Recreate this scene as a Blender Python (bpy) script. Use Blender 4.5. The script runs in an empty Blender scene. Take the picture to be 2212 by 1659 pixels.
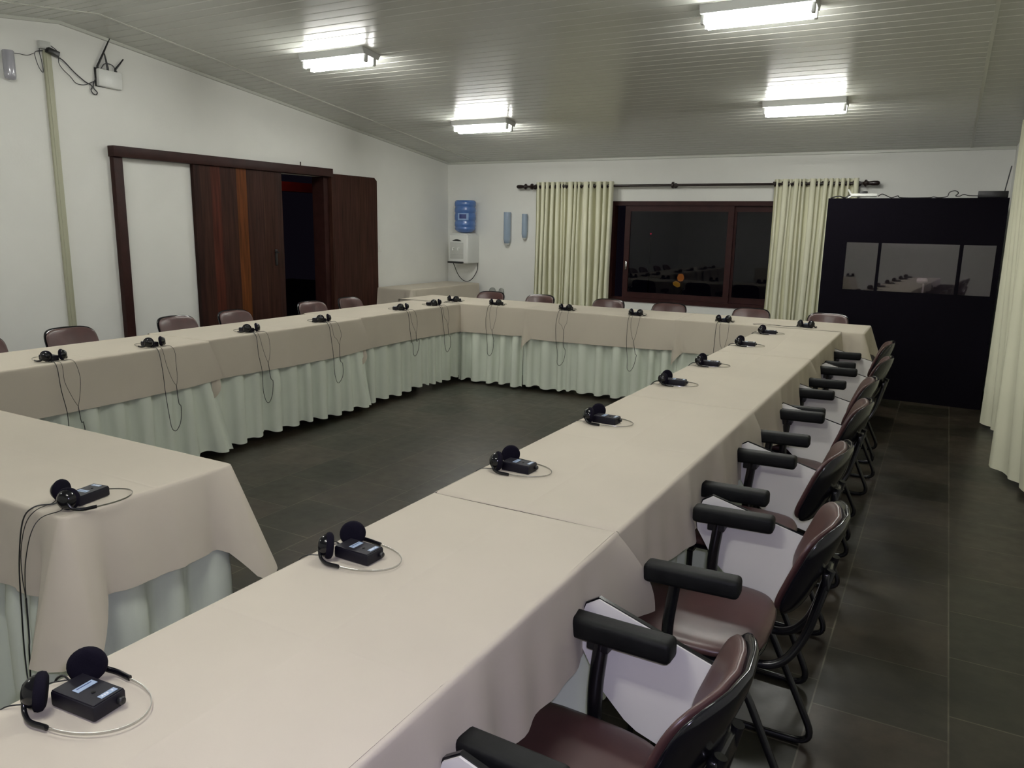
import bpy, bmesh, math, random
from mathutils import Vector, Matrix
PI = math.pi
C = bpy.context.scene.collection
S = bpy.context.scene

# ---------------------------------------------------------------- camera, world, exposure
def make_camera():
    p, y, r = 0.201166, -0.506107, 0.018168
    cp, sp, cy, sy, cr, sr = math.cos(p), math.sin(p), math.cos(y), math.sin(y), math.cos(r), math.sin(r)
    R0 = Matrix(((cy, -sy, 0), (0, 0, -1), (sy, cy, 0)))
    Rx = Matrix(((1, 0, 0), (0, cp, -sp), (0, sp, cp)))
    Rz = Matrix(((cr, -sr, 0), (sr, cr, 0), (0, 0, 1)))
    R = Rz @ Rx @ R0
    M = Matrix((R[0], -R[1], -R[2])).transposed().to_4x4()
    M.translation = Vector((0, 0, 1.5))
    cam = bpy.data.cameras.new('camera')
    cam.sensor_width = 36.0
    cam.lens = 1659.4 / 2212 * 36.0
    cam.clip_start = 0.02
    ob = bpy.data.objects.new('camera', cam)
    C.objects.link(ob)
    ob.matrix_world = M
    S.camera = ob
    return ob
camera = make_camera()
w = bpy.data.worlds.new('night')
S.world = w
w.use_nodes = True
w.node_tree.nodes['Background'].inputs[0].default_value = (0.010, 0.008, 0.014, 1)
w.node_tree.nodes['Background'].inputs[1].default_value = 0.25
S.view_settings.view_transform = 'Standard'
S.view_settings.look = 'None'
S.view_settings.gamma = 1.0
S.view_settings.use_curve_mapping = False
S.view_settings.exposure = 0.0
TUBE_STRENGTH = 84.0
# the camera's own small flash, just above the lens
fl = bpy.data.lights.new('camera_flash', 'AREA')
fl.shape = 'RECTANGLE'; fl.size = 0.03; fl.size_y = 0.015
fl.energy = 12.0
fl.color = (0.74, 0.70, 1.0)
flo = bpy.data.objects.new('camera_flash', fl)
C.objects.link(flo)
flo.matrix_world = camera.matrix_world @ Matrix.Translation((0.03, 0.045, 0.0))

TOP = 0.765           # height of the cloth-covered table tops
YB = 8.90             # back wall
XL = -5.97            # left wall
YF = -1.55            # wall behind the camera
RIDGE = 3.70
ZE, ZR = 2.33, 2.944  # eaves and ridge height of the ceiling
def zceil(y):
    return ZR - abs(y - RIDGE) * (ZR - ZE) / (YB - RIDGE)
def xright(y):
    return 0.46 + (YB - y) * 0.040

# ---------------------------------------------------------------- materials
def mat(name, col, rough=0.6, metal=0.0, noise=None, bump=None, spec=0.5, coat=0.0, emit=None, sheen=0.0, coords='Object'):
    m = bpy.data.materials.new(name)
    m.use_nodes = True
    nt = m.node_tree
    b = nt.nodes['Principled BSDF']
    b.inputs['Base Color'].default_value = (*col, 1)
    b.inputs['Roughness'].default_value = rough
    b.inputs['Metallic'].default_value = metal
    b.inputs['Specular IOR Level'].default_value = spec
    b.inputs['Coat Weight'].default_value = coat
    if sheen:
        b.inputs['Sheen Weight'].default_value = sheen
    if emit:
        b.inputs['Emission Color'].default_value = (*emit[0], 1)
        b.inputs['Emission Strength'].default_value = emit[1]
    tc = nt.nodes.new('ShaderNodeTexCoord')
    if noise:
        sc, amt = noise[0], noise[1]
        n = nt.nodes.new('ShaderNodeTexNoise'); n.inputs['Scale'].default_value = sc
        n.inputs['Detail'].default_value = 5
        nt.links.new(tc.outputs[coords], n.inputs['Vector'])
        r = nt.nodes.new('ShaderNodeValToRGB')
        c2 = noise[2] if len(noise) > 2 else tuple(c * (1 - amt) for c in col)
        r.color_ramp.elements[0].position = 0.35; r.color_ramp.elements[1].position = 0.65
        r.color_ramp.elements[0].color = (*c2, 1)
        r.color_ramp.elements[1].color = (*col, 1)
        nt.links.new(n.outputs['Fac'], r.inputs[0])
        nt.links.new(r.outputs[0], b.inputs['Base Color'])
    if bump:
        n2 = nt.nodes.new('ShaderNodeTexNoise'); n2.inputs['Scale'].default_value = bump[0]
        n2.inputs['Detail'].default_value = 4
        nt.links.new(tc.outputs[coords], n2.inputs['Vector'])
        bp = nt.nodes.new('ShaderNodeBump'); bp.inputs['Strength'].default_value = bump[1]
        bp.inputs['Distance'].default_value = bump[2] if len(bump) > 2 else 0.002
        nt.links.new(n2.outputs['Fac'], bp.inputs['Height'])
        nt.links.new(bp.outputs[0], b.inputs['Normal'])
    return m

def glass_mat(name, tint, refl=0.08, rough=0.02):
    m = bpy.data.materials.new(name); m.use_nodes = True
    nt = m.node_tree; nt.nodes.clear()
    o = nt.nodes.new('ShaderNodeOutputMaterial'); mx = nt.nodes.new('ShaderNodeMixShader')
    t = nt.nodes.new('ShaderNodeBsdfTransparent'); g = nt.nodes.new('ShaderNodeBsdfGlossy')
    t.inputs[0].default_value = (*tint, 1); g.inputs['Roughness'].default_value = rough
    lw = nt.nodes.new('ShaderNodeLayerWeight'); lw.inputs['Blend'].default_value = 0.5
    mr = nt.nodes.new('ShaderNodeMath'); mr.operation = 'POWER'; mr.inputs[1].default_value = 4.0
    nt.links.new(lw.outputs['Facing'], mr.inputs[0])
    ma = nt.nodes.new('ShaderNodeMath'); ma.operation = 'MULTIPLY_ADD'
    ma.inputs[1].default_value = 1 - refl; ma.inputs[2].default_value = refl
    nt.links.new(mr.outputs[0], ma.inputs[0])
    nt.links.new(ma.outputs[0], mx.inputs[0]); nt.links.new(t.outputs[0], mx.inputs[1]); nt.links.new(g.outputs[0], mx.inputs[2])
    nt.links.new(mx.outputs[0], o.inputs[0])
    return m

M = {}
M['wall'] = mat('wall_paint', (0.79, 0.79, 0.745), 0.85, noise=(3.0, 0.03), bump=(60, 0.25, 0.002), spec=0.2)
M['wallr'] = M['wall']
M['ceiling'] = mat('ceiling_pvc', (0.56, 0.57, 0.52), 0.23, noise=(0.8, 0.05), spec=0.55)
M['trim'] = mat('ceiling_moulding', (0.55, 0.56, 0.50), 0.4)
M['cloth'] = mat('beige_tablecloth', (0.555, 0.502, 0.412), 0.88, noise=(2.2, 0.06), bump=(260, 0.12, 0.0006), spec=0.15, sheen=0.1)
M['skirt'] = mat('pale_green_skirt', (0.70, 0.75, 0.64), 0.85, noise=(2.0, 0.08), bump=(240, 0.1, 0.0006), spec=0.15)
M['curtain'] = mat('pale_green_curtain', (0.80, 0.79, 0.61), 0.85, noise=(1.5, 0.06), bump=(200, 0.1, 0.0006), spec=0.15)
M['vinyl'] = mat('maroon_vinyl', (0.078, 0.036, 0.033), 0.36, noise=(9, 0.25), bump=(180, 0.12, 0.0008), spec=0.55)
M['black_gloss'] = mat('black_gloss_plastic', (0.005, 0.005, 0.007), 0.14, spec=0.45)
M['black_tube'] = mat('black_painted_tube', (0.006, 0.006, 0.007), 0.22, spec=0.6)
M['arm'] = mat('black_armrest_foam', (0.007, 0.0075, 0.0075), 0.58, noise=(30, 0.35), bump=(120, 0.3, 0.001), spec=0.2)
M['tablet'] = mat('cream_laminate', (0.78, 0.76, 0.71), 0.42, noise=(6, 0.05))
M['foam'] = mat('black_ear_foam', (0.007, 0.006, 0.012), 0.95, bump=(500, 0.5, 0.001), spec=0.1)
M['receiver'] = mat('black_receiver_case', (0.006, 0.005, 0.011), 0.5, bump=(300, 0.15, 0.0005), spec=0.3)
M['label'] = mat('pale_blue_label', (0.33, 0.42, 0.56), 0.5)
M['mark'] = mat('white_print', (0.75, 0.78, 0.82), 0.6)
M['steel'] = mat('polished_steel', (0.55, 0.55, 0.54), 0.18, metal=1.0)
M['cable'] = mat('black_cable', (0.008, 0.008, 0.009), 0.45)
M['cable2'] = mat('grey_cable', (0.06, 0.06, 0.065), 0.5)
M['booth'] = mat('dark_felt_panel', (0.0045, 0.0035, 0.0065), 0.95, noise=(40, 0.2), bump=(300, 0.3, 0.001), spec=0.08)
M['boothin'] = mat('grey_booth_lining', (0.16, 0.145, 0.15), 0.95, noise=(20, 0.1))
M['boothglass'] = glass_mat('booth_pane', (0.75, 0.70, 0.74), 0.13)
M['glass'] = glass_mat('night_window_pane', (0.5, 0.5, 0.55), 0.032)
M['white'] = mat('white_plastic', (0.72, 0.73, 0.70), 0.35)
M['white2'] = mat('grey_white_plastic', (0.52, 0.53, 0.50), 0.4)
M['lampmetal'] = mat('white_lamp_tray', (0.55, 0.56, 0.54), 0.35)
M['tube'] = mat('lit_fluorescent_tube', (0.9, 0.9, 0.9), 0.4, emit=((1.0, 1.0, 0.95), TUBE_STRENGTH))
M['rod'] = mat('dark_brown_rod', (0.016, 0.008, 0.007), 0.3)
M['dark'] = mat('black_plastic', (0.01, 0.01, 0.011), 0.4)
M['duct'] = mat('cream_cable_duct', (0.40, 0.40, 0.29), 0.5)
M['bottle'] = mat('blue_water_bottle', (0.075, 0.165, 0.42), 0.2, spec=0.6, coat=0.3)
M['paleblue'] = mat('pale_blue_sticker', (0.25, 0.38, 0.62), 0.5)
M['darkblue'] = mat('dark_blue_print', (0.015, 0.03, 0.16), 0.5)
M['tubeblue'] = mat('bluish_clear_plastic', (0.30, 0.38, 0.48), 0.12, spec=0.8, coat=0.4)
M['tubegrey'] = mat('greyish_clear_plastic', (0.36, 0.36, 0.40), 0.12, spec=0.8, coat=0.4)
M['oval'] = mat('grey_cloudy_plastic', (0.24, 0.25, 0.23), 0.4)
M['table'] = mat('table_laminate', (0.30, 0.27, 0.22), 0.5)
M['leg'] = mat('dark_table_leg', (0.012, 0.012, 0.012), 0.35)
M['ground'] = mat('dark_ground', (0.02, 0.02, 0.02), 0.95, noise=(2, 0.3))
M['amber'] = mat('amber_lamp', (0.5, 0.3, 0.05), 0.5, emit=((1.0, 0.50, 0.04), 0.30))
M['amber2'] = mat('orange_lamp', (0.5, 0.3, 0.05), 0.5, emit=((1.0, 0.30, 0.04), 0.42))
M['redled'] = mat('red_indicator', (0.5, 0.02, 0.02), 0.5, emit=((1.0, 0.03, 0.10), 1.2))
M['redlit'] = mat('reddish_beam_wood', (0.16, 0.035, 0.02), 0.6, noise=(6, 0.3))

def wood(name, cols, plank, offset, axis='Y', rough=0.6):
    """vertical boards of differing tone; board width = plank along the axis"""
    m = bpy.data.materials.new(name); m.use_nodes = True
    nt = m.node_tree; b = nt.nodes['Principled BSDF']
    b.inputs['Roughness'].default_value = rough
    b.inputs['Specular IOR Level'].default_value = 0.15
    tc = nt.nodes.new('ShaderNodeTexCoord'); sp = nt.nodes.new('ShaderNodeSeparateXYZ')
    nt.links.new(tc.outputs['Object'], sp.inputs[0])
    src = sp.outputs[axis]
    d = nt.nodes.new('ShaderNodeMath'); d.operation = 'MULTIPLY_ADD'; d.inputs[1].default_value = 1 / plank; d.inputs[2].default_value = offset
    nt.links.new(src, d.inputs[0])
    fl_ = nt.nodes.new('ShaderNodeMath'); fl_.operation = 'FLOOR'; nt.links.new(d.outputs[0], fl_.inputs[0])
    wn = nt.nodes.new('ShaderNodeTexWhiteNoise'); wn.noise_dimensions = '1D'; nt.links.new(fl_.outputs[0], wn.inputs['W'])
    r = nt.nodes.new('ShaderNodeValToRGB')
    while len(r.color_ramp.elements) < len(cols): r.color_ramp.elements.new(0.5)
    for i, c in enumerate(cols):
        r.color_ramp.elements[i].position = i / (len(cols) - 1); r.color_ramp.elements[i].color = (*c, 1)
    nt.links.new(wn.outputs[0], r.inputs[0])
    mp = nt.nodes.new('ShaderNodeMapping'); mp.inputs['Scale'].default_value = (14, 14, 0.9)
    nt.links.new(tc.outputs['Object'], mp.inputs[0])
    n = nt.nodes.new('ShaderNodeTexNoise'); n.inputs['Scale'].default_value = 3; n.inputs['Detail'].default_value = 6
    nt.links.new(mp.outputs[0], n.inputs['Vector'])
    mr = nt.nodes.new('ShaderNodeMapRange'); mr.inputs[1].default_value = 0.3; mr.inputs[2].default_value = 0.7
    mr.inputs[3].default_value = 0.55; mr.inputs[4].default_value = 1.35
    nt.links.new(n.outputs['Fac'], mr.inputs[0])
    mx = nt.nodes.new('ShaderNodeMix'); mx.data_type = 'RGBA'; mx.blend_type = 'MULTIPLY'; mx.inputs[0].default_value = 1
    nt.links.new(r.outputs[0], mx.inputs[6]); nt.links.new(mr.outputs[0], mx.inputs[7])
    fr = nt.nodes.new('ShaderNodeMath'); fr.operation = 'FRACT'; nt.links.new(d.outputs[0], fr.inputs[0])
    pp = nt.nodes.new('ShaderNodeMath'); pp.operation = 'PINGPONG'; pp.inputs[1].default_value = 0.5; nt.links.new(fr.outputs[0], pp.inputs[0])
    st = nt.nodes.new('ShaderNodeMapRange'); st.inputs[1].default_value = 0.0; st.inputs[2].default_value = 0.03; st.inputs[3].default_value = 0.25; st.inputs[4].default_value = 1
    nt.links.new(pp.outputs[0], st.inputs[0])
    mx2 = nt.nodes.new('ShaderNodeMix'); mx2.data_type = 'RGBA'; mx2.blend_type = 'MULTIPLY'; mx2.inputs[0].default_value = 1
    nt.links.new(mx.outputs[2], mx2.inputs[6]); nt.links.new(st.outputs[0], mx2.inputs[7])
    nt.links.new(mx2.outputs[2], b.inputs['Base Color'])
    return m
M['door'] = wood('dark_board_door', [(0.030, 0.011, 0.009), (0.050, 0.014, 0.009), (0.036, 0.014, 0.010), (0.060, 0.020, 0.009), (0.115, 0.034, 0.008)], 0.135, 7.35)
M['door2'] = wood('dark_board_door_plain', [(0.034, 0.013, 0.010), (0.042, 0.016, 0.010), (0.038, 0.013, 0.010)], 0.14, 3.1)
M['doorframe'] = mat('dark_door_frame_wood', (0.034, 0.012, 0.010), 0.5, noise=(12, 0.3), spec=0.2)
M['winwood'] = mat('dark_red_window_wood', (0.034, 0.009, 0.008), 0.5, noise=(12, 0.3), spec=0.2)

def plank_door():
    m = bpy.data.materials.new('dark_boards_with_orange_streak'); m.use_nodes = True
    nt = m.node_tree; b = nt.nodes['Principled BSDF']
    b.inputs['Roughness'].default_value = 0.6; b.inputs['Specular IOR Level'].default_value = 0.15
    tc = nt.nodes.new('ShaderNodeTexCoord'); sp = nt.nodes.new('ShaderNodeSeparateXYZ'); nt.links.new(tc.outputs['Object'], sp.inputs[0])
    a = nt.nodes.new('ShaderNodeMapRange'); a.inputs[1].default_value = 4.78; a.inputs[2].default_value = 5.83; nt.links.new(sp.outputs['Y'], a.inputs[0])
    r = nt.nodes.new('ShaderNodeValToRGB'); r.color_ramp.interpolation = 'CONSTANT'
    dk, md, rd, og = (0.022, 0.008, 0.006), (0.032, 0.012, 0.008), (0.058, 0.014, 0.008), (0.095, 0.028, 0.006)
    st = [(0, dk), (.06, md), (.17, rd), (.27, dk), (.275, md), (.45, og), (.57, dk), (.575, md), (.66, (0.036, 0.014, 0.010)), (.755, dk), (.76, (0.044, 0.018, 0.011)), (.78, md), (.93, (0.030, 0.013, 0.010))]
    while len(r.color_ramp.elements) < len(st): r.color_ramp.elements.new(0.99)
    for k, (p, c) in enumerate(st):
        r.color_ramp.elements[k].position = p; r.color_ramp.elements[k].color = (*c, 1)
    nt.links.new(a.outputs[0], r.inputs[0])
    mp = nt.nodes.new('ShaderNodeMapping'); mp.inputs['Scale'].default_value = (14, 14, 0.8); nt.links.new(tc.outputs['Object'], mp.inputs[0])
    n = nt.nodes.new('ShaderNodeTexNoise'); n.inputs['Scale'].default_value = 3; n.inputs['Detail'].default_value = 6; nt.links.new(mp.outputs[0], n.inputs['Vector'])
    q = nt.nodes.new('ShaderNodeMapRange'); q.inputs[1].default_value = 0.3; q.inputs[2].default_value = 0.7; q.inputs[3].default_value = 0.6; q.inputs[4].default_value = 1.4
    nt.links.new(n.outputs['Fac'], q.inputs[0])
    x = nt.nodes.new('ShaderNodeMix'); x.data_type = 'RGBA'; x.blend_type = 'MULTIPLY'; x.inputs[0].default_value = 1
    nt.links.new(r.outputs[0], x.inputs[6]); nt.links.new(q.outputs[0], x.inputs[7]); nt.links.new(x.outputs[2], b.inputs['Base Color'])
    return m
M['door'] = plank_door()

def floor_mat():
    m = bpy.data.materials.new('dark_slate_tiles'); m.use_nodes = True
    nt = m.node_tree; b = nt.nodes['Principled BSDF']
    tc = nt.nodes.new('ShaderNodeTexCoord')
    mp = nt.nodes.new('ShaderNodeMapping')
    # tile columns run along y: rotate so bricks run in y, joints at x = 0.17 + k*0.39
    mp.inputs['Rotation'].default_value = (0, 0, PI / 2)
    mp.inputs['Location'].default_value = (0.05, -0.17, 0)
    nt.links.new(tc.outputs['Object'], mp.inputs[0])
    br = nt.nodes.new('ShaderNodeTexBrick')
    br.offset = 0.37; br.offset_frequency = 2
    br.inputs['Scale'].default_value = 1.0
    br.inputs['Mortar Size'].default_value = 0.0035
    br.inputs['Mortar Smooth'].default_value = 0.6
    br.inputs['Brick Width'].default_value = 0.40
    br.inputs['Row Height'].default_value = 0.39
    br.inputs['Color1'].default_value = (0.014, 0.0135, 0.008, 1)
    br.inputs['Color2'].default_value = (0.034, 0.026, 0.018, 1)
    br.inputs['Mortar'].default_value = (0.078, 0.070, 0.050, 1)
    br.inputs['Bias'].default_value = 0.0
    nt.links.new(mp.outputs[0], br.inputs['Vector'])
    n = nt.nodes.new('ShaderNodeTexNoise'); n.inputs['Scale'].default_value = 4.5; n.inputs['Detail'].default_value = 8; n.inputs['Roughness'].default_value = 0.65
    nt.links.new(tc.outputs['Object'], n.inputs['Vector'])
    mr = nt.nodes.new('ShaderNodeMapRange'); mr.inputs[1].default_value = 0.3; mr.inputs[2].default_value = 0.7; mr.inputs[3].default_value = 0.5; mr.inputs[4].default_value = 1.7
    nt.links.new(n.outputs['Fac'], mr.inputs[0])
    mx = nt.nodes.new('ShaderNodeMix'); mx.data_type = 'RGBA'; mx.blend_type = 'MULTIPLY'; mx.inputs[0].default_value = 1
    nt.links.new(br.outputs['Color'], mx.inputs[6]); nt.links.new(mr.outputs[0], mx.inputs[7])
    nt.links.new(mx.outputs[2], b.inputs['Base Color'])
    n3 = nt.nodes.new('ShaderNodeTexNoise'); n3.inputs['Scale'].default_value = 14; n3.inputs['Detail'].default_value = 6
    nt.links.new(tc.outputs['Object'], n3.inputs['Vector'])
    rr = nt.nodes.new('ShaderNodeMapRange'); rr.inputs[1].default_value = 0.2; rr.inputs[2].default_value = 0.8; rr.inputs[3].default_value = 0.30; rr.inputs[4].default_value = 0.42
    nt.links.new(n3.outputs['Fac'], rr.inputs[0]); nt.links.new(rr.outputs[0], b.inputs['Roughness'])
    bp = nt.nodes.new('ShaderNodeBump'); bp.inputs['Strength'].default_value = 0.22; bp.inputs['Distance'].default_value = 0.003
    nt.links.new(n3.outputs['Fac'], bp.inputs['Height']); nt.links.new(bp.outputs[0], b.inputs['Normal'])
    b.inputs['Specular IOR Level'].default_value = 0.42
    return m
M['floor'] = floor_mat()

# ---------------------------------------------------------------- mesh helpers
class MB:
    def __init__(s):
        s.v = []; s.f = []
    def add(s, vs, fs, T=None):
        o = len(s.v)
        s.v += [tuple(T @ Vector(q)) if T else tuple(q) for q in vs]
        s.f += [tuple(i + o for i in f) for f in fs]
        return s
    def box(s, x0, x1, y0, y1, z0, z1, T=None):
        vs = [(x0, y0, z0), (x1, y0, z0), (x1, y1, z0), (x0, y1, z0), (x0, y0, z1), (x1, y0, z1), (x1, y1, z1), (x0, y1, z1)]
        return s.add(vs, [(0, 3, 2, 1), (4, 5, 6, 7), (0, 1, 5, 4), (1, 2, 6, 5), (2, 3, 7, 6), (3, 0, 4, 7)], T)
    def rbox(s, x0, x1, y0, y1, z0, z1, b=0.005, seg=2, T=None):
        bm = bmesh.new()
        bmesh.ops.create_cube(bm, size=1)
        for v in bm.verts:
            v.co = Vector(((x0 + x1) / 2 + v.co.x * (x1 - x0), (y0 + y1) / 2 + v.co.y * (y1 - y0), (z0 + z1) / 2 + v.co.z * (z1 - z0)))
        bmesh.ops.bevel(bm, geom=list(bm.edges), offset=b, segments=seg, affect='EDGES', profile=0.5)
        bm.verts.index_update()
        s.add([tuple(v.co) for v in bm.verts], [tuple(v.index for v in f.verts) for f in bm.faces], T)
        bm.free(); return s
    def tube(s, pts, r, n=8, smooth=0, closed=False, T=None, flat=None):
        P = [Vector(p) for p in pts]
        if smooth: P = catmull(P, smooth, closed)
        m = len(P); vs = []; fs = []
        up = Vector((0, 0, 1)); prev = None
        for i in range(m):
            if closed: t = (P[(i + 1) % m] - P[i - 1])
            else: t = P[min(i + 1, m - 1)] - P[max(i - 1, 0)]
            t.normalize()
            if prev is None:
                a = up if abs(t.z) < 0.9 else Vector((1, 0, 0))
                u = t.cross(a).normalized()
            else:
                u = (prev - t * prev.dot(t))
                if u.length < 1e-6: u = t.cross(up)
                u.normalize()
            prev = u; w2 = t.cross(u)
            rr = r[i * (len(r) - 1) // max(1, m - 1)] if isinstance(r, (list, tuple)) else r
            ra, rb = (rr, rr) if not flat else (rr * flat[0], rr * flat[1])
            for k in range(n):
                a = 2 * PI * k / n
                vs.append(P[i] + u * math.cos(a) * ra + w2 * math.sin(a) * rb)
        for i in range(m - 1 + (1 if closed else 0)):
            for k in range(n):
                a = i * n + k; b2 = i * n + (k + 1) % n; c = ((i + 1) % m) * n
                fs.append((a, b2, c + (k + 1) % n, c + k))
        if not closed:
            fs.append(tuple(range(n - 1, -1, -1))); fs.append(tuple((m - 1) * n + k for k in range(n)))
        return s.add([tuple(v) for v in vs], fs, T)
    def lathe(s, prof, n=24, T=None):
        """profile (radius, z) around z"""
        vs = []; fs = []
        for (r, z) in prof:
            for k in range(n):
                a = 2 * PI * k / n; vs.append((r * math.cos(a), r * math.sin(a), z))
        for i in range(len(prof) - 1):
            for k in range(n):
                fs.append((i * n + k, i * n + (k + 1) % n, (i + 1) * n + (k + 1) % n, (i + 1) * n + k))
        fs.append(tuple(range(n - 1, -1, -1))); fs.append(tuple((len(prof) - 1) * n + k for k in range(n)))
        return s.add(vs, fs, T)
    def prism(s, poly, d0, d1, plane='XZ', T=None):
        def mk(a, b, c):
            return {'XZ': (a, c, b), 'XY': (a, b, c), 'YZ': (c, a, b)}[plane]
        n = len(poly)
        vs = [mk(a, b, d0) for a, b in poly] + [mk(a, b, d1) for a, b in poly]
        fs = [tuple(range(n)), tuple(range(2 * n - 1, n - 1, -1))] + [(i, i + n, (i + 1) % n + n, (i + 1) % n) for i in range(n)]
        return s.add(vs, fs, T)
    def grid(s, fn, us, vs_, T=None):
        nu, nv = len(us), len(vs_)
        V = [fn(u, v) for u in us for v in vs_]
        F = [(i * nv + j, (i + 1) * nv + j, (i + 1) * nv + j + 1, i * nv + j + 1) for i in range(nu - 1) for j in range(nv - 1)]
        return s.add(V, F, T)
    def build(s, name, m, parent=None, smooth=35, T=None, fix=True):
        me = bpy.data.meshes.new(name)
        vs = s.v if T is None else [tuple(T @ Vector(v)) for v in s.v]
        me.from_pydata(vs, [], s.f)
        if fix:
            bm = bmesh.new(); bm.from_mesh(me)
            bmesh.ops.recalc_face_normals(bm, faces=bm.faces)
            bm.to_mesh(me); bm.free()
        me.materials.append(m)
        if smooth:
            me.shade_smooth()
            if smooth < 180: me.set_sharp_from_angle(angle=math.radians(smooth))
        me.update()
        o = bpy.data.objects.new(name, me); C.objects.link(o)
        if parent: o.parent = parent
        return o

def catmull(P, k, closed=False):
    out = []; n = len(P)
    rng = range(n if closed else n - 1)
    for i in rng:
        p1, p2 = P[i], P[(i + 1) % n]
        p0 = P[i - 1] if (closed or i > 0) else p1 * 2 - p2
        p3 = P[(i + 2) % n] if (closed or i + 2 < n) else p2 * 2 - p1
        for j in range(k):
            t = j / k
            out.append(0.5 * ((2 * p1) + (p2 - p0) * t + (2 * p0 - 5 * p1 + 4 * p2 - p3) * t * t + (3 * p1 - p0 - 3 * p2 + p3) * t ** 3))
    if not closed: out.append(P[-1])
    return out
def fillet(P, r, k=6):
    P = [Vector(p) for p in P]; out = [P[0]]
    for i in range(1, len(P) - 1):
        a, b, c = P[i - 1], P[i], P[i + 1]
        d = min(r, (a - b).length * 0.49, (c - b).length * 0.49)
        s, e = b + (a - b).normalized() * d, b + (c - b).normalized() * d
        for j in range(k + 1):
            t = j / k; out.append(s * (1 - t) ** 2 + b * 2 * t * (1 - t) + e * t * t)
    out.append(P[-1]); return out
def lin(a, b, n): return [a + (b - a) * i / (n - 1) for i in range(n)]
def clamp(x, a, b): return max(a, min(b, x))
def sm(x): x = clamp(x, 0, 1); return x * x * (3 - 2 * x)

def tag(o, label, cat, group=None, kind=None):
    o['label'] = label; o['category'] = cat
    if group: o['group'] = group
    if kind: o['kind'] = kind
    return o
def thing(name, label, cat, loc=(0, 0, 0), rz=0, group=None):
    o = bpy.data.objects.new(name, None); C.objects.link(o)
    o.empty_display_size = 0.1
    o.location = loc; o.rotation_euler = (0, 0, rz)
    return tag(o, label, cat, group)
def struct(name, mb, m, smooth=35, label=None, cat=None, fix=True):
    o = mb.build(name, m, None, smooth, fix=fix); o['kind'] = 'structure'
    o['label'] = label or name.replace('_', ' '); o['category'] = cat or name.split('_')[0]
    return o
def dup(root, loc, rz, label, group=None):
    r = root.copy(); C.objects.link(r); r.location = loc; r.rotation_euler = (0, 0, rz); r['label'] = label
    if group: r['group'] = group
    for ch in list(root.children):
        c = ch.copy(); C.objects.link(c); c.parent = r
        for g in ch.children:
            d = g.copy(); C.objects.link(d); d.parent = c
    return r

# ---------------------------------------------------------------- room shell
struct('floor', MB().box(XL - 0.15, 1.2, YF - 0.15, YB + 0.15, -0.1, 0.0), M['floor'], 0, 'dark slate tile floor with pale joints', 'floor')
# left wall with the doorway (y 5.81-6.55) ; gable-shaped top
W = MB()
def wall_seg(y0, y1, z0, z1f0, z1f1, x0, x1):
    vs = [(x0, y0, z0), (x1, y0, z0), (x1, y1, z0), (x0, y1, z0), (x0, y0, z1f0), (x1, y0, z1f0), (x1, y1, z1f1), (x0, y1, z1f1)]
    W.add(vs, [(0, 3, 2, 1), (4, 5, 6, 7), (0, 1, 5, 4), (1, 2, 6, 5), (2, 3, 7, 6), (3, 0, 4, 7)])
e = 0.03
for a, b in ((YF, RIDGE), (RIDGE, 5.81), (6.50, YB)):
    wall_seg(a, b, 0, zceil(a) + e, zceil(b) + e, XL - 0.15, XL)
wall_seg(5.81, 6.50, 2.0, zceil(5.81) + e, zceil(6.50) + e, XL - 0.15, XL)
struct('wall_left', W, M['wall'], 0, 'white painted left wall under the sloping ceiling', 'wall')
# back wall with window hole
WX0, WX1, WZ0, WZ1 = -3.60, -1.20, 0.64, 1.83
W = MB()
W.box(XL - 0.15, WX0, YB, YB + 0.15, 0, ZE + e); W.box(WX1, 1.0, YB, YB + 0.15, 0, ZE + e)
W.box(WX0, WX1, YB, YB + 0.15, 0, WZ0); W.box(WX0, WX1, YB, YB + 0.15, WZ1, ZE + e)
struct('wall_back', W, M['wall'], 0, 'white painted back wall with the window', 'wall')
W = MB()
wall_pts = [YF, RIDGE, YB]
for a, b in ((YF, RIDGE), (RIDGE, YB)):
    xa, xb = xright(a), xright(b)
    vs = [(xa, a, 0), (xa + .15, a, 0), (xb + .15, b, 0), (xb, b, 0), (xa, a, zceil(a) + e), (xa + .15, a, zceil(a) + e), (xb + .15, b, zceil(b) + e), (xb, b, zceil(b) + e)]
    W.add(vs, [(0, 3, 2, 1), (4, 5, 6, 7), (0, 1, 5, 4), (1, 2, 6, 5), (2, 3, 7, 6), (3, 0, 4, 7)])
struct('wall_right', W, M['wallr'], 0, 'white painted right wall behind the long curtains', 'wall')
struct('wall_front', MB().box(XL - 0.15, 1.2, YF - 0.15, YF, 0, ZE + e), M['wall'], 0, 'white painted wall behind the camera', 'wall')
# ceiling of grooved pvc boards, 0.2 m boards with a centre groove
def ceiling_profile():
    pts = []; L = (YB - RIDGE); sl = (ZR - ZE) / L
    y = RIDGE; prof = [(0, 0)]
    g = 0.0
    while g < L + 0.25:
        prof += [(g + 0.004, 0.0), (g + 0.088, 0.0), (g + 0.0915, 0.0045), (g + 0.0965, 0.0045), (g + 0.100, 0.0)]
        g += 0.100
    return [(d, ZR - sl * d + h) for d, h in prof if d <= L + 0.1]
prof = ceiling_profile()
W = MB()
for sgn in (1, -1):
    n = len(prof)
    ys = [RIDGE + sgn * d for d, z in prof]
    vs = [(XL - 0.1, ys[i], prof[i][1]) for i in range(n)] + [(1.1, ys[i], prof[i][1]) for i in range(n)]
    W.add(vs, [(i, i + 1, i + 1 + n, i + n) for i in range(n - 1)])
struct('ceiling', W, M['ceiling'], 30, 'pale grey grooved board ceiling sloping up from the back wall', 'ceiling', fix=False)
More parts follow.
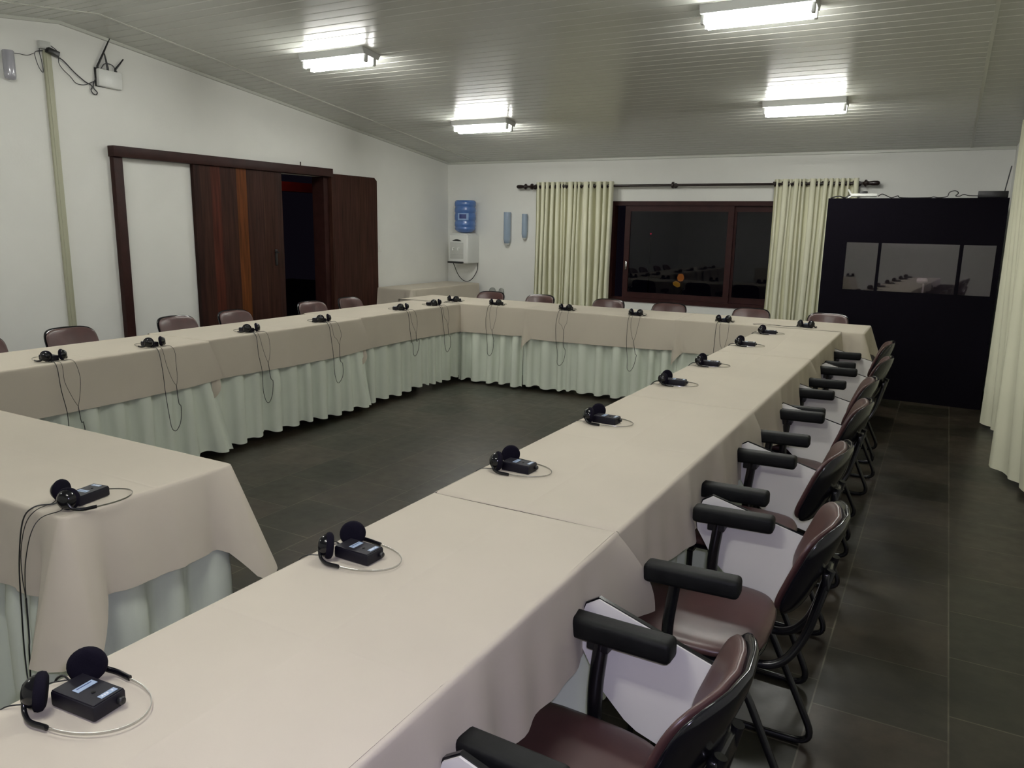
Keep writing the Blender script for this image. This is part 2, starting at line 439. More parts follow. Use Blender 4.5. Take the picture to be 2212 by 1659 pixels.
struct('roof_cover', MB().add([(XL - .2, YF - .2, ZE + .08), (1.3, YF - .2, ZE + .08), (1.3, RIDGE, ZR + .10), (XL - .2, RIDGE, ZR + .10), (XL - .2, YB + .2, ZE + .08), (1.3, YB + .2, ZE + .08)],
       [(0, 1, 2, 3), (3, 2, 5, 4)]), M['ground'], 0, 'underside of the roof above the ceiling boards', 'roof', fix=False).name = 'trim_9'
# joint strips and cornices
def slope_strip(x, wd, th, y0, y1):
    m = MB()
    for a, b in ((y0, RIDGE), (RIDGE, y1)):
        za, zb = zceil(a), zceil(b)
        m.add([(x, a, za - th), (x + wd, a, za - th), (x + wd, b, zb - th), (x, b, zb - th), (x, a, za + .002), (x + wd, a, za + .002), (x + wd, b, zb + .002), (x, b, zb + .002)],
              [(0, 3, 2, 1), (4, 5, 6, 7), (0, 1, 5, 4), (1, 2, 6, 5), (2, 3, 7, 6), (3, 0, 4, 7)])
    return m
struct('trim_1', slope_strip(-5.50, 0.022, 0.004, YF, YB), M['trim'], 0, 'thin board joint strip near the left wall', 'trim')
struct('trim_2', slope_strip(0.08, 0.022, 0.004, YF, YB), M['trim'], 0, 'thin board joint strip near the right wall', 'trim')
struct('trim_3', slope_strip(XL, 0.025, 0.022, YF, YB), M['trim'], 0, 'moulding between ceiling and left wall', 'trim')
struct('trim_4', MB().box(XL, 0.46, YB - 0.025, YB, ZE - 0.022, ZE + 0.004), M['trim'], 0, 'moulding between ceiling and back wall', 'trim')

# ---------------------------------------------------------------- door frame and sliding doors on the left wall
fr = MB().rbox(XL - 0.02, XL + 0.075, 4.01, 6.56, 2.00, 2.085, 0.004)
fr.rbox(XL - 0.02, XL + 0.05, 4.02, 4.10, 0.0, 2.0, 0.004)
fr.box(XL - 0.15, XL + 0.012, 6.47, 6.55, 0.0, 2.0)
fr.tube([(XL + 0.03, 6.30 - .18, 2.08), (XL + 0.03, 6.30 - .18, 2.125)], 0.006, 6)
struct('trim_5', fr, M['doorframe'], 30, 'dark wooden door rail and side post on the left wall', 'trim')
d1 = struct('door_1', MB().box(XL + 0.004, XL + 0.045, 4.78, 5.83, 0.01, 2.0), M['door'], 0, 'sliding door of dark red-brown boards left of the opening', 'door')
hd = MB().rbox(XL + 0.045, XL + 0.055, 5.70, 5.73, 1.08, 1.24, 0.003)
hd.tube([(XL + 0.05, 5.715, 1.22), (XL + 0.085, 5.715, 1.21), (XL + 0.085, 5.67, 1.21)], 0.007, 8)
hd.build('door_handle', M['dark'], d1, 30)
pn = [(6.545, 0.01), (7.315, 0.01), (7.315, 2.0), (7.27, 2.035), (6.545, 2.035)]
struct('door_2', MB().prism(pn, XL + 0.004, XL + 0.06, 'YZ'), M['door2'], 0, 'dark board sliding door pushed right of the opening, corner cut off', 'door')
# outside seen through the opening: a veranda beam and ground, all dark
struct('trim_6', MB().box(XL - 1.2, XL - 1.05, 3.0, 9.6, 1.88, 1.99), M['redlit'], 0, 'reddish veranda beam outside the doorway', 'trim')
struct('ground_outside', MB().box(-16, XL - 0.15, -4, 16, -0.14, -0.02), M['ground'], 0, 'dark ground outside the doorway', 'ground').name = 'trim_7'
struct('ground_behind', MB().box(-15.9, 4, YB + 0.15, 16, -0.14, -0.021), M['ground'], 0, 'dark ground outside the window', 'ground').name = 'trim_8'
rl = bpy.data.lights.new('veranda_lamp', 'POINT'); rl.energy = 2.2; rl.color = (1.0, 0.12, 0.08); rl.shadow_soft_size = 0.05
ro = bpy.data.objects.new('veranda_lamp', rl); C.objects.link(ro); ro.location = (XL - 0.85, 6.7, 2.3)

# ---------------------------------------------------------------- window
wf = MB()
f0, f1 = YB - 0.015, YB + 0.09
wf.box(WX0, WX1, f0, f1, WZ1 - 0.05, WZ1); wf.box(WX0, WX1, f0, f1, WZ0, WZ0 + 0.05)
wf.box(WX0, WX0 + 0.05, f0, f1, WZ0 + 0.05, WZ1 - 0.05); wf.box(WX1 - 0.05, WX1, f0, f1, WZ0 + 0.05, WZ1 - 0.05)
win = struct('window_1', wf, M['winwood'], 0, 'wide dark wooden sliding window showing the night outside', 'window')
def sash(x0, x1, y0, y1, name):
    m = MB(); z0, z1 = WZ0 + 0.051, WZ1 - 0.051; t = 0.065
    m.box(x0, x0 + t, y0, y1, z0, z1); m.box(x1 - t, x1, y0, y1, z0, z1)
    m.box(x0 + t, x1 - t, y0, y1, z0, z0 + t); m.box(x0 + t, x1 - t, y0, y1, z1 - t, z1)
    o = m.build('window_sash', M['winwood'], win, 0)
    MB().box(x0 + t - .004, x1 - t + .004, (y0 + y1) / 2 - .003, (y0 + y1) / 2 + .003, z0 + t - .004, z1 - t + .004).build('pane', M['glass'], o, 0)
sash(-3.42, -2.13, YB + 0.005, YB + 0.035, '1')
sash(-2.17, -1.26, YB + 0.04, YB + 0.07, '2')
MB().rbox(-3.395, -3.37, YB - 0.012, YB + 0.005, 1.02, 1.12, 0.004).build('window_latch', M['steel'], win, 30)
# lights out in the night
# (an amber lamp shape and a tiny red light)
t = thing('amber_garden_lamp', 'small amber and orange glow outside the window, low in the left pane', 'lamp', (-4.15, 13.6, 0))
am2 = MB().lathe([(0.0, 0), (0.045, 0.015), (0.062, 0.07), (0.04, 0.13), (0.0, 0.14)], 14)
am2.build('lamp_globe', M['amber2'], t, 180, T=Matrix.Translation((0.03, 0, 0.60)))
MB().lathe([(0.0, 0), (0.05, 0.01), (0.075, 0.04), (0.05, 0.085), (0.0, 0.09)], 14).build('lamp_bowl', M['amber'], t, 180, T=Matrix.Translation((-0.06, 0, 0.51)) @ Matrix.Rotation(0.5, 4, 'Y'))
MB().tube([(0, 0, 0), (0, 0, 0.62)], 0.02, 8).build('post', M['ground'], t, 30, T=Matrix.Translation((0.02, 0.12, -0.02)))

t = thing('red_indicator_light', 'tiny red light shining in the night behind the left window pane', 'light', (-4.477, 12.9, 0))
MB().tube([(0, 0, -0.02), (0, 0, 1.42)], 0.015, 6).build('post', M['ground'], t, 30)
MB().lathe([(0.0, 0), (0.014, 0.006), (0.014, 0.02), (0.0, 0.026)], 10).build('lens', M['redled'], t, 60, T=Matrix.Translation((0, 0, 1.42)))

# ---------------------------------------------------------------- curtains
def curtain_mesh(path, z0, z1, nfold, amp, seed, gather=0.75, flare=0.0):
    """path: list of (x,y); folds perpendicular"""
    rnd = random.Random(seed)
    P = [Vector((a, b, 0)) for a, b in path]
    seg = [0]
    for i in range(1, len(P)): seg.append(seg[-1] + (P[i] - P[i - 1]).length)
    L = seg[-1]
    def at(s):
        for i in range(1, len(P)):
            if s <= seg[i] + 1e-9:
                t = (s - seg[i - 1]) / (seg[i] - seg[i - 1]); d = (P[i] - P[i - 1]).normalized()
                return P[i - 1].lerp(P[i], t), Vector((-d.y, d.x, 0))
        return P[-1], Vector((0, 1, 0))
    wid = [rnd.uniform(0.45, 1.6) for _ in range(nfold)]
    tot = sum(wid); acc = [0]
    for q in wid: acc.append(acc[-1] + q / tot)
    ph = [rnd.uniform(0.7, 1.25) for _ in range(nfold)]
    def fold(u):
        for i in range(nfold):
            if u <= acc[i + 1] + 1e-9:
                return i, (u - acc[i]) / (acc[i + 1] - acc[i])
        return nfold - 1, 1.0
    us = lin(0, 1, nfold * 14 + 1); vs = lin(0, 1, 22)
    wob = [rnd.uniform(-1, 1) for _ in range(nfold)]
    def fn(u, v):
        z = z1 + (z0 - z1) * v
        i, t = fold(u)
        p, n = at(u * L)
        a = amp * ph[i] * (1.0 + 0.25 * v) * min(1, wid[i] * 1.2)
        off = a * math.sin(2 * PI * t)
        tang = Vector((n.y, -n.x, 0))
        sway = 0.010 * v * wob[i] * math.sin(PI * t) + 0.006 * math.sin(v * 5 + i)
        q = p + n * off + tang * (sway - 0.145 * L * wid[i] / tot * math.sin(4 * PI * t) * (1 - .15 * v))
        return (q.x, q.y, z)
    return MB().grid(fn, us, vs), [at(((acc[i] + acc[i + 1]) / 2) * L)[0] for i in range(nfold)], [at(a_ * L)[0] for a_ in acc[:-1]]
rod = MB().tube([(-4.70, 8.80, 2.005), (-0.83, 8.80, 2.005)], 0.014, 12)
RT = thing('curtain_rod', 'long dark brown curtain rod with turned end knobs above the window', 'curtain rod', (0, 0, 0))
rod.build('rod', M['rod'], RT, 40)
for xs, sg in ((-4.70, -1), (-0.83, 1)):
    f = MB().lathe([(0.014, 0), (0.016, 0.01), (0.034, 0.02), (0.036, 0.035), (0.022, 0.045), (0.018, 0.06), (0.024, 0.10), (0.024, 0.14), (0.016, 0.155), (0.004, 0.16)], 16)
    f.build('finial', M['rod'], RT, 60, T=Matrix.Translation((xs, 8.80, 2.005)) @ Matrix.Rotation(sg * PI / 2, 4, 'Y'))
for xb in (-4.64, -2.82, -0.88):
    b = MB().lathe([(0.020, -0.016), (0.036, -0.010), (0.036, 0.010), (0.020, 0.016)], 16, Matrix.Translation((xb, 8.80, 2.005)) @ Matrix.Rotation(PI / 2, 4, 'Y'))
    b.tube([(xb, 8.81, 2.005), (xb, 8.90, 2.005)], 0.012, 8)
    b.lathe([(0.03, 0), (0.03, 0.012)], 16, Matrix.Translation((xb, 8.889, 2.005)) @ Matrix.Rotation(-PI / 2, 4, 'X'))
    b.build('bracket', M['rod'], RT, 40)
def curtain(name, label, path, z0, z1, nf, amp, seed, eyelets=True, group=None):
    t = thing(name, label, 'curtain', (path[0][0], path[0][1], 0), 0, group)
    O = Matrix.Translation((-path[0][0], -path[0][1], 0))
    m, mid, st = curtain_mesh(path, z0, z1, nf, amp, seed)
    m.build('fabric', M['curtain'], t, 180, T=O, fix=False)
    if eyelets:
        for pts in (mid, st):
            for p in pts:
                r = MB().lathe([(0.017, -0.006), (0.027, -0.006), (0.029, 0), (0.027, 0.006), (0.017, 0.006)], 14)
                r.build('eyelet', M['rod'], t, 60, T=O @ Matrix.Translation((p.x, p.y, 2.005)) @ Matrix.Rotation(PI / 2 - 0.35, 4, 'Y'))
    return t
curtain('curtain', 'pale green eyelet curtain gathered at the left of the window', [(-4.58, 8.80), (-3.55, 8.80)], 0.03, 2.055, 15, 0.055, 3)
curtain('curtain', 'pale green eyelet curtain gathered at the right of the window, half behind the booth', [(-1.70, 8.80), (-0.87, 8.80)], 0.03, 2.055, 14, 0.055, 8)

def side_curtain(name, label, top_path, bot_path, z0, z1, nf, amp, seed):
    rnd = random.Random(seed)
    def mk(path):
        P = [Vector((a, b, 0)) for a, b in path]; seg = [0]
        for i in range(1, len(P)): seg.append(seg[-1] + (P[i] - P[i - 1]).length)
        def at(u):
            s = u * seg[-1]
            for i in range(1, len(P)):
                if s <= seg[i] + 1e-9:
                    t = (s - seg[i - 1]) / (seg[i] - seg[i - 1]); d = (P[i] - P[i - 1]).normalized()
                    return P[i - 1].lerp(P[i], t), Vector((-d.y, d.x, 0))
            return P[-1], Vector((-1, 0, 0))
        return at
    A, B = mk(top_path), mk(bot_path)
    ph = rnd.uniform(0, 6)
    def fn(u, v):
        a, n1 = A(u); b, n2 = B(u)
        k = v ** 1.3
        p = a.lerp(b, k); n = (n1.lerp(n2, k)).normalized()
        off = amp * (0.5 + 0.6 * v) * (math.sin(2 * PI * nf * u + ph) + 0.35 * math.sin(2 * PI * nf * 1.7 * u + 1 + v))
        p = p + n * off
        return (p.x, p.y, z1 + (z0 - z1) * v)
    t = thing(name, label, 'curtain', (bot_path[0][0], bot_path[0][1], 0))
    MB().grid(fn, lin(0, 1, nf * 16 + 1), lin(0, 1, 26)).build('fabric', M['curtain'], t, 180, T=Matrix.Translation((-bot_path[0][0], -bot_path[0][1], 0)), fix=False)
    return t
side_curtain('curtain', 'far pale curtain on the right wall, just beside the dark booth', [(0.45, 7.66), (0.408, 7.50), (0.43, 7.0), (0.45, 6.75)], [(0.415, 7.22), (0.382, 7.05), (0.43, 6.95), (0.475, 6.8), (0.505, 6.6), (0.51, 6.1)], 0.035, 2.40, 6, 0.012, 5)
side_curtain('curtain', 'near pale curtain on the right wall at the edge of the picture', [(0.45, 6.70), (0.46, 5.8), (0.52, 4.8), (0.62, 3.4)], [(0.385, 5.72), (0.43, 5.66), (0.47, 5.55), (0.515, 5.42), (0.56, 5.2), (0.58, 4.6), (0.64, 3.2)], 0.035, 2.44, 12, 0.013, 9)
RR = thing('curtain_rod', 'dark curtain rod high on the right wall carrying the two long curtains', 'curtain rod', (0.5, 5.0, 2.3))
MB().tube([(0.455, 7.72, 2.41), (0.47, 5.7, 2.45), (0.62, 3.35, 2.45)], 0.010, 8, T=Matrix.Translation((-0.5, -5.0, -2.3))).build('rod', M['white2'], RR, 40)
for yy in (7.72, 5.6, 3.4):
    MB().tube([(0.455 if yy > 5.6 else 0.475 if yy > 5 else 0.615, yy, 2.41 if yy > 7 else 2.45), (xright(yy), yy, 2.41 if yy > 7 else 2.45)], 0.008, 6, T=Matrix.Translation((-0.5, -5.0, -2.3))).build('bracket', M['white2'], RR, 40)

# ---------------------------------------------------------------- ceiling lamps
def make_lamp():
    t = thing('ceiling_lamp', '', 'ceiling lamp', (0, 0, 0))
    L = 0.65
    # tray, hanging below z=0 ; trapezoid section
    sec = [(-0.11, 0.0), (0.11, 0.0), (0.085, -0.045), (-0.085, -0.045)]
    MB().prism([(a, b) for a, b in sec], -L / 2, L / 2, 'YZ').build('tray', M['lampmetal'], t, 0)
    for sx in (-1, 1):
        x = sx * (L / 2 - 0.012)
        for sy in (-1, 1):
            MB().rbox(x - 0.011, x + 0.011, sy * 0.048 - 0.017, sy * 0.048 + 0.017, -0.098, -0.040, 0.006).build('socket', M['lampmetal'], t, 30)
    for sy in (-1, 1):
        MB().tube([(-L / 2 + 0.02, sy * 0.048, -0.078), (L / 2 - 0.02, sy * 0.048, -0.078)], 0.0165, 16).build('fluorescent_tube', M['tube'], t, 60)
    return t
lamp0 = make_lamp()
LP = [(-4.33, 4.92, 'lit twin tube ceiling lamp above the left table row, left of centre in view'),
      (-4.29, 7.03, 'lit twin tube ceiling lamp furthest back, above the far left table corner'),
      (-1.12, 4.92, 'lit twin tube ceiling lamp cut by the top edge, above the right table row'),
      (-1.16, 7.00, 'lit twin tube ceiling lamp above the far right table corner, in front of the booth'),
      (-4.33, 2.45, 'lit twin tube ceiling lamp on the near slope above the left row, out of view'),
      (-1.12, 2.45, 'lit twin tube ceiling lamp on the near slope above the right row, out of view'),
      (-4.33, 0.35, 'lit twin tube ceiling lamp nearest the rear wall on the left, out of view'),
      (-1.12, 0.35, 'lit twin tube ceiling lamp nearest the rear wall on the right, out of view')]
sl = math.atan((ZR - ZE) / (YB - RIDGE))
for i, (x, y, lb) in enumerate(LP):
    o = lamp0 if i == 0 else dup(lamp0, (0, 0, 0), 0, lb)
    o.location = (x, y, zceil(y)); o.rotation_euler = (-sl if y > RIDGE else sl, 0, 0)
    o['label'] = lb; o['group'] = 'twin tube lamps on the ceiling'

# ---------------------------------------------------------------- tables, cloths and skirts
CHAIR_Y = [0.605, 1.20, 2.02, 2.72, 3.53, 4.10, 4.92, 5.63]       # right row
CHAIR_X = -0.545
LCH_Y = [2.40, 2.97, 3.80, 4.35, 5.25, 5.80]; LCH_X = -4.68
BCH_X = [-4.33, -3.73, -2.94, -2.30, -1.53, -0.85]; BCH_Y = 7.00
def recess(x, y, z, side):
    """how far a skirt is pushed in by a chair seat"""
    k = sm((0.56 - z) / 0.10)
    if side == 'E_right': cs = [abs(y - c) for c in CHAIR_Y]
    elif side == 'W_left': cs = [abs(y - c) for c in LCH_Y]
    elif side == 'N_back': cs = [abs(x - c) for c in BCH_X]
    else: return 0
    d = min(cs)
    return 0.17 * k * sm((0.40 - d) / 0.12)

def chain_samples(pts, corner_r=0.012, step=0.018):
    """polyline of corners -> list of (P, normal, dist to nearest inner corner, s, tangent)"""
    P = [Vector((a, b, 0)) for a, b in pts]
    cx = sum(p.x for p in P) / len(P); cy = sum(p.y for p in P) / len(P)
    out = []; s = 0.0; corners = []
    acc = 0
    for i in range(len(P) - 1):
        d = P[i + 1] - P[i]; L = d.length; t = d.normalized(); n = Vector((t.y, -t.x, 0))
        a0 = corner_r if i > 0 else 0; a1 = L - (corner_r if i < len(P) - 2 else 0)
        k = max(2, int((a1 - a0) / step))
        for j in range(k + 1):
            u = a0 + (a1 - a0) * j / k
            out.append([P[i] + t * u, n.copy(), acc + u, t.copy()])
        if i < len(P) - 2:
            corners.append(acc + L)
            d2 = (P[i + 2] - P[i + 1]).normalized(); n2 = Vector((d2.y, -d2.x, 0))
            for j in range(1, 8):
                a = j / 8
                nn = (n * (1 - a) + n2 * a).normalized()
                p = (P[i + 1] - t * corner_r) * (1 - a) ** 2 + P[i + 1] * 2 * a * (1 - a) + (P[i + 1] + d2 * corner_r) * a * a
                out.append([p, nn, acc + L + (a - 0.5) * 0.004, (t * (1 - a) + d2 * a).normalized()])
        acc += L
    return out, corners, acc

def tablecloth(label, x0, x1, y0, y1, chains, seed, ztop=TOP, ends='', group='beige tablecloths', crease=True):
    """chains: list of dict(pts, drop, flap0, flap1)"""
    rnd = random.Random(seed)
    mb = MB(); R = 0.010
    cx, cy = (x0 + x1) / 2, (y0 + y1) / 2
    xs = sorted(set([x0, x1] + lin(x0, x1, 22) + [cx + d for d in (-.006, -.003, 0, .003, .006)]))
    ys = sorted(set([y0, y1] + lin(y0, y1, 44) + [cy + d for d in (-.006, -.003, 0, .003, .006)] + [y0 + .006, y1 - .006]))
    if (x1 - x0) > (y1 - y0):
        xs = sorted(set([x0, x1, x0 + .006, x1 - .006] + lin(x0, x1, 44) + [cx + d for d in (-.006, -.003, 0, .003, .006)]))
        ys = sorted(set([y0, y1] + lin(y0, y1, 22) + [cy + d for d in (-.006, -.003, 0, .003, .006)]))
    p1, p2 = rnd.uniform(0, 6), rnd.uniform(0, 6)
    def fn(x, y):
        z = ztop + 0.0007 * math.sin(x * 9 + p1) * math.sin(y * 7 + p2)
        if crease:
            z += 0.0007 * math.exp(-((x - cx) / .004) ** 2) + 0.0007 * math.exp(-((y - cy) / .004) ** 2)
        if 'S' in ends and y < y0 + 0.004: z -= 0.004
        if 'N' in ends and y > y1 - 0.004: z -= 0.004
        if 'W' in ends and x < x0 + 0.004: z -= 0.004
        if 'E' in ends and x > x1 - 0.004: z -= 0.004
        return (x, y, z)
    mb.grid(fn, xs, ys)
    for ch in chains:
        smp, cor, L = chain_samples(ch['pts'])
        D0 = ch['drop']; f0, f1 = ch.get('flap0', 0), ch.get('flap1', 0)
        fr_ = [(rnd.uniform(3, 8), rnd.uniform(0, 6), rnd.uniform(0.3, 1)) for _ in range(3)] + [(rnd.uniform(14, 24), rnd.uniform(0, 6), rnd.uniform(.3, .6)) for _ in range(2)]
        wv = ch.get('wave', 1.0)
        V = []; T = [0, .02, .05, .09] + lin(.14, 1, 13) 
        for (P, n, s, tg) in smp:
            c = min([abs(s - k) for k in cor], default=9)
            csign = 1
            e0, e1 = s, L - s
            wave = sum(a * math.sin(f * s * 2 + p) for f, p, a in fr_) * 0.0042 * wv
            cone = max(0.0, 1 - c / .085) ** 0.9; tent = max(0.0, 1 - c / .075)
            side = math.exp(-((c - .095) / .022) ** 2)
            drop = D0 + 0.006 * math.sin(3 * s + p1) + 0.115 * tent
            g0 = math.exp(-(e0 / .10) ** 2) if f0 else 0; g1 = math.exp(-(e1 / .10) ** 2) if f1 else 0
            big = 1 if f1 > .08 else 0
            ear = f0 < 0
            drop += (0.05 if big else -0.012) * g1 + (0.115 * max(0, 1 - e0 / .085) if ear else 0)
            for t in T:
                # rounded edge then straight fall
                if t < .1:
                    a = t / .09 * PI / 2
                    o = R * math.sin(a); z = ztop - R * (1 - math.cos(a))
                    q = P + n * o; k = 0
                else:
                    k = (t - .09) / .91
                    o = R + 0.024 * k + wave * k ** .7 * (1 if c > .2 else .4) + 0.085 * cone * k + 0.010 * k * tent * math.cos(2 * PI * c / .040) - 0.014 * side * k
                    o += 0.030 * g1 * math.sin(PI * min(1, k * .9)) * (1 if big else .4)
                    if ear:
                        u = e0 / (0.018 + 0.062 * k)
                        if u < 1: o += 0.048 * k * math.sin(PI * (0.15 + .85 * u))
                        o -= 0.016 * k * math.exp(-((u - 1.12) / .16) ** 2)
                    o = max(o, R)
                    z = ztop - R - (drop - R) * k
                    # flaring cone: pull neighbouring cloth towards the corner fold
                    q = P + n * o
                    q = q - tg * (max(f0, 0) * g0 * k) + tg * (f1 * g1 * k)
                V.append((q.x, q.y, z))
        nt = len(T)
        mb.add(V, [(i * nt + j, (i + 1) * nt + j, (i + 1) * nt + j + 1, i * nt + j + 1) for i in range(len(smp) - 1) for j in range(nt - 1)])
    o = mb.build('tablecloth', M['cloth'], None, 180, T=Matrix.Translation((-cx, -cy, -ztop)), fix=False)
    o.location = (cx, cy, ztop)
    return tag(o, label, 'tablecloth', group)

def skirt(label, pts, seed, side=None, z1=TOP - 0.045, z0=0.05, amp=0.026, pleat=0.14, inset=0.004, group='pleated pale green table skirts', flare=0.0, tail=0.0):
    rnd = random.Random(seed); mb = MB()
    smp, cor, L = chain_samples(pts, 0.015, 0.0085)
    n = max(2, int(L / pleat)); wid = [rnd.uniform(.55, 1.5) for _ in range(n)]; tot = sum(wid); acc = [0]
    for q in wid: acc.append(acc[-1] + q / tot * L)
    amps = [rnd.uniform(.6, 1.2) for _ in range(n)]
    hem = [rnd.uniform(-.012, .012) for _ in range(n + 1)]
    T = [0, .06, .15, .28, .42, .56, .70, .82, .92, 1.0]
    V = []
    for (P, nn, s, tg) in smp:
        i = 0
        while i < n - 1 and s > acc[i + 1]: i += 1
        t = clamp((s - acc[i]) / (acc[i + 1] - acc[i]), 0, 1)
        wv = 0.5 - 0.5 * math.cos(2 * PI * t)
        sh = 0.25 * math.sin(4 * PI * t)
        for k in T:
            hz = z0 + hem[i] * (1 - t) + hem[i + 1] * t - 0.012 * wv
            z = z1 + (hz - z1) * k
            a = amp * amps[i] * min(1.15, wid[i]) * (0.10 + 0.90 * sm((0.575 - z) / 0.12))
            ends = min(1, s / .03, (L - s) / .03)
            o = 0.001 + a * (2.0 * wv - 1.0) * ends + flare * k * k
            q = P + nn * (o - recess(P.x, P.y, z, side)) + tg * (a * sh * ends)
            if tail:
                gg = math.exp(-((L - s) / .13) ** 2) * k ** 1.6
                q = q + tg * (tail * gg) + nn * (0.045 * gg)
            V.append((q.x, q.y, z))
    nt = len(T)
    mb.add(V, [(i * nt + j, (i + 1) * nt + j, (i + 1) * nt + j + 1, i * nt + j + 1) for i in range(len(smp) - 1) for j in range(nt - 1)])
    c0 = smp[len(smp) // 2][0]
    o = mb.build('table_skirt', M['skirt'], None, 180, T=Matrix.Translation((-c0.x, -c0.y, 0)), fix=False)
    o.location = (c0.x, c0.y, 0)
    return tag(o, label, 'table skirt', group)

def table(label, x0, x1, y0, y1):
    cx, cy = (x0 + x1) / 2, (y0 + y1) / 2; hx, hy = (x1 - x0) / 2, (y1 - y0) / 2
    t = thing('folding_table', label, 'table', (cx, cy, 0), 0, 'tables under the beige cloths')
    MB().rbox(-hx + .004, hx - .004, -hy + .004, hy - .004, TOP - 0.030, TOP - 0.004, 0.003).build('tabletop', M['table'], t, 30)
    ix, iy = (0.17, 0.20) if hy > hx else (0.20, 0.17)
    for sx in (-1, 1):
        for sy in (-1, 1):
            px, py = sx * (hx - ix), sy * (hy - iy)
            # keep legs clear of the seats pushed in
            MB().tube([(px, py, TOP - 0.03), (px, py, 0.0)], 0.014, 10).build('leg', M['leg'], t, 60)
    return t
RX0, RX1 = -1.18, -0.64
ry = [0.17, 1.70, 3.23, 4.78, 6.275]
rl_ = ['nearest', 'second nearest', 'third nearest', 'furthest']
for i in range(4):
    a, b = ry[i], ry[i + 1]
    zt = TOP + (0.0015 if i % 2 else 0)
    table('folding table in the right row, the ' + rl_[i] + ', under its cloth', RX0, RX1, a, b)
    tablecloth('beige tablecloth on the right row, the ' + rl_[i], RX0, RX1, a + .001, b - .001,
               [dict(pts=[(RX1, b), (RX1, a)][::1] if False else [(RX1, a), (RX1, b)], drop=0.225, flap0=0, flap1=0.16 if i < 3 else 0.0, wave=3.2),
                dict(pts=[(RX0, b), (RX0, a)], drop=0.27, flap0=.03, flap1=.03)], 100 + i, zt, 'NS' )
    skirt('pale green skirt on the aisle side of the right row, the ' + rl_[i], [(RX1, a), (RX1, b)], 200 + i, 'E_right')
    skirt('pale green skirt on the inner side of the right row, the ' + rl_[i], [(RX0, b), (RX0, a)], 220 + i)
# left row
LR = [(-4.53, -3.99, 1.72, 3.25), (-4.57, -4.03, 3.25, 4.755), (-4.64, -4.08, 4.755, 6.28)]
ll = ['at the picture edge', 'middle one', 'by the inner corner']
for i, (a0, a1, b0, b1) in enumerate(LR):
    table('folding table of the left row, ' + ll[i] + ', hidden under its cloth', a0, a1, b0, b1)
    tablecloth('beige tablecloth on the left row, ' + ll[i], a0, a1, b0 + .001, b1 - .001,
               [dict(pts=[(a1, b0), (a1, b1)], drop=0.262, flap0=-0.085 if i else 0, flap1=0.07 if i < 2 else 0, wave=0.8),
                dict(pts=[(a0, b1), (a0, b0)], drop=0.225)], 110 + i, TOP + (0.0015 if i % 2 else 0), 'NS')
    skirt('pale green skirt facing the room on the left row, ' + ll[i], [(a1, b0 - (.02 if i else 0)), (a1, b1)], 240 + i, None, z0=0.055, amp=0.033, tail=[.11, .06, 0][i])
    skirt('pale green skirt on the chair side of the left row, ' + ll[i], [(a0, b1), (a0, b0)], 250 + i, 'W_left')
# back row
BR = [(-4.82, -3.37), (-3.37, -1.93), (-1.93, -0.48)]
bl = ['left one', 'middle one', 'right one']
for i, (a0, a1) in enumerate(BR):
    b0, b1 = 6.29, 6.88
    fx0 = -4.08 if i == 0 else a0
    fx1 = a1 if i < 2 else RX0
    table('folding table of the back row, ' + bl[i] + ', hidden under its cloth', a0, a1, b0, b1)
    chs = [dict(pts=[(fx0, b0), (fx1, b0)], drop=0.272, flap0=-0.05 if i else 0, flap1=0.04 if i < 2 else 0, wave=0.8)]
    if i == 0: chs += [dict(pts=[(a1, b1), (a0, b1)], drop=0.225), dict(pts=[(a0, b1), (a0, b0)], drop=.225)]
    elif i == 1: chs += [dict(pts=[(a1, b1), (a0, b1)], drop=0.225)]
    else: chs += [dict(pts=[(RX1 + .01, b0), (a1, b0), (a1, b1), (a0, b1)], drop=0.225)]
    tablecloth('beige tablecloth on the back row, ' + bl[i], a0 + .001, a1 - .001, b0, b1, chs, 120 + i, TOP + (0.0 if i % 2 else 0.0015), 'EW' if i == 1 else ('E' if i == 0 else 'W'))
    skirt('pale green skirt facing the room on the back row, ' + bl[i], [(fx0, b0), (fx1, b0)], 260 + i, None, z0=0.03 if i == 0 else .04, amp=0.033, flare=0.02 if i == 0 else 0)
    if i == 2:
        skirt('pale green skirt round the free end of the back row by the booth', [(RX1 + .01, b0), (a1, b0), (a1, b1), (a0, b1)], 270, 'N_back')
    else:
        skirt('pale green skirt on the chair side of the back row, ' + bl[i], [(a1, b1), (a0, b1)], 270 + i, 'N_back')
# near table closing the square at the left
NX0, NX1, NY0, NY1 = -3.40, -1.87, 1.05, 1.575
table('folding table at the near left, standing crosswise under its cloth', NX0, NX1, NY0, NY1)
tablecloth('beige tablecloth on the crosswise near left table, two corners hanging in folds', NX0, NX1, NY0, NY1,
           [dict(pts=[(NX0, NY0), (NX1, NY0), (NX1, NY1), (NX0, NY1)], drop=0.240, wave=2.4)], 131, TOP, 'W')
skirt('pale green skirt round the crosswise near left table', [(NX0, NY0), (NX1, NY0), (NX1, NY1), (NX0, NY1)], 281, None, amp=0.024)
# small corner table
table('small table in the far left corner under the water cooler', -5.93, -5.42, 7.31, 8.80)
tablecloth('beige tablecloth over the small table in the far left corner', -5.93, -5.42, 7.31, 8.80,
           [dict(pts=[(-5.93, 7.31), (-5.42, 7.31), (-5.42, 8.80)], drop=0.26)], 141, TOP, '', 'beige tablecloths', False)

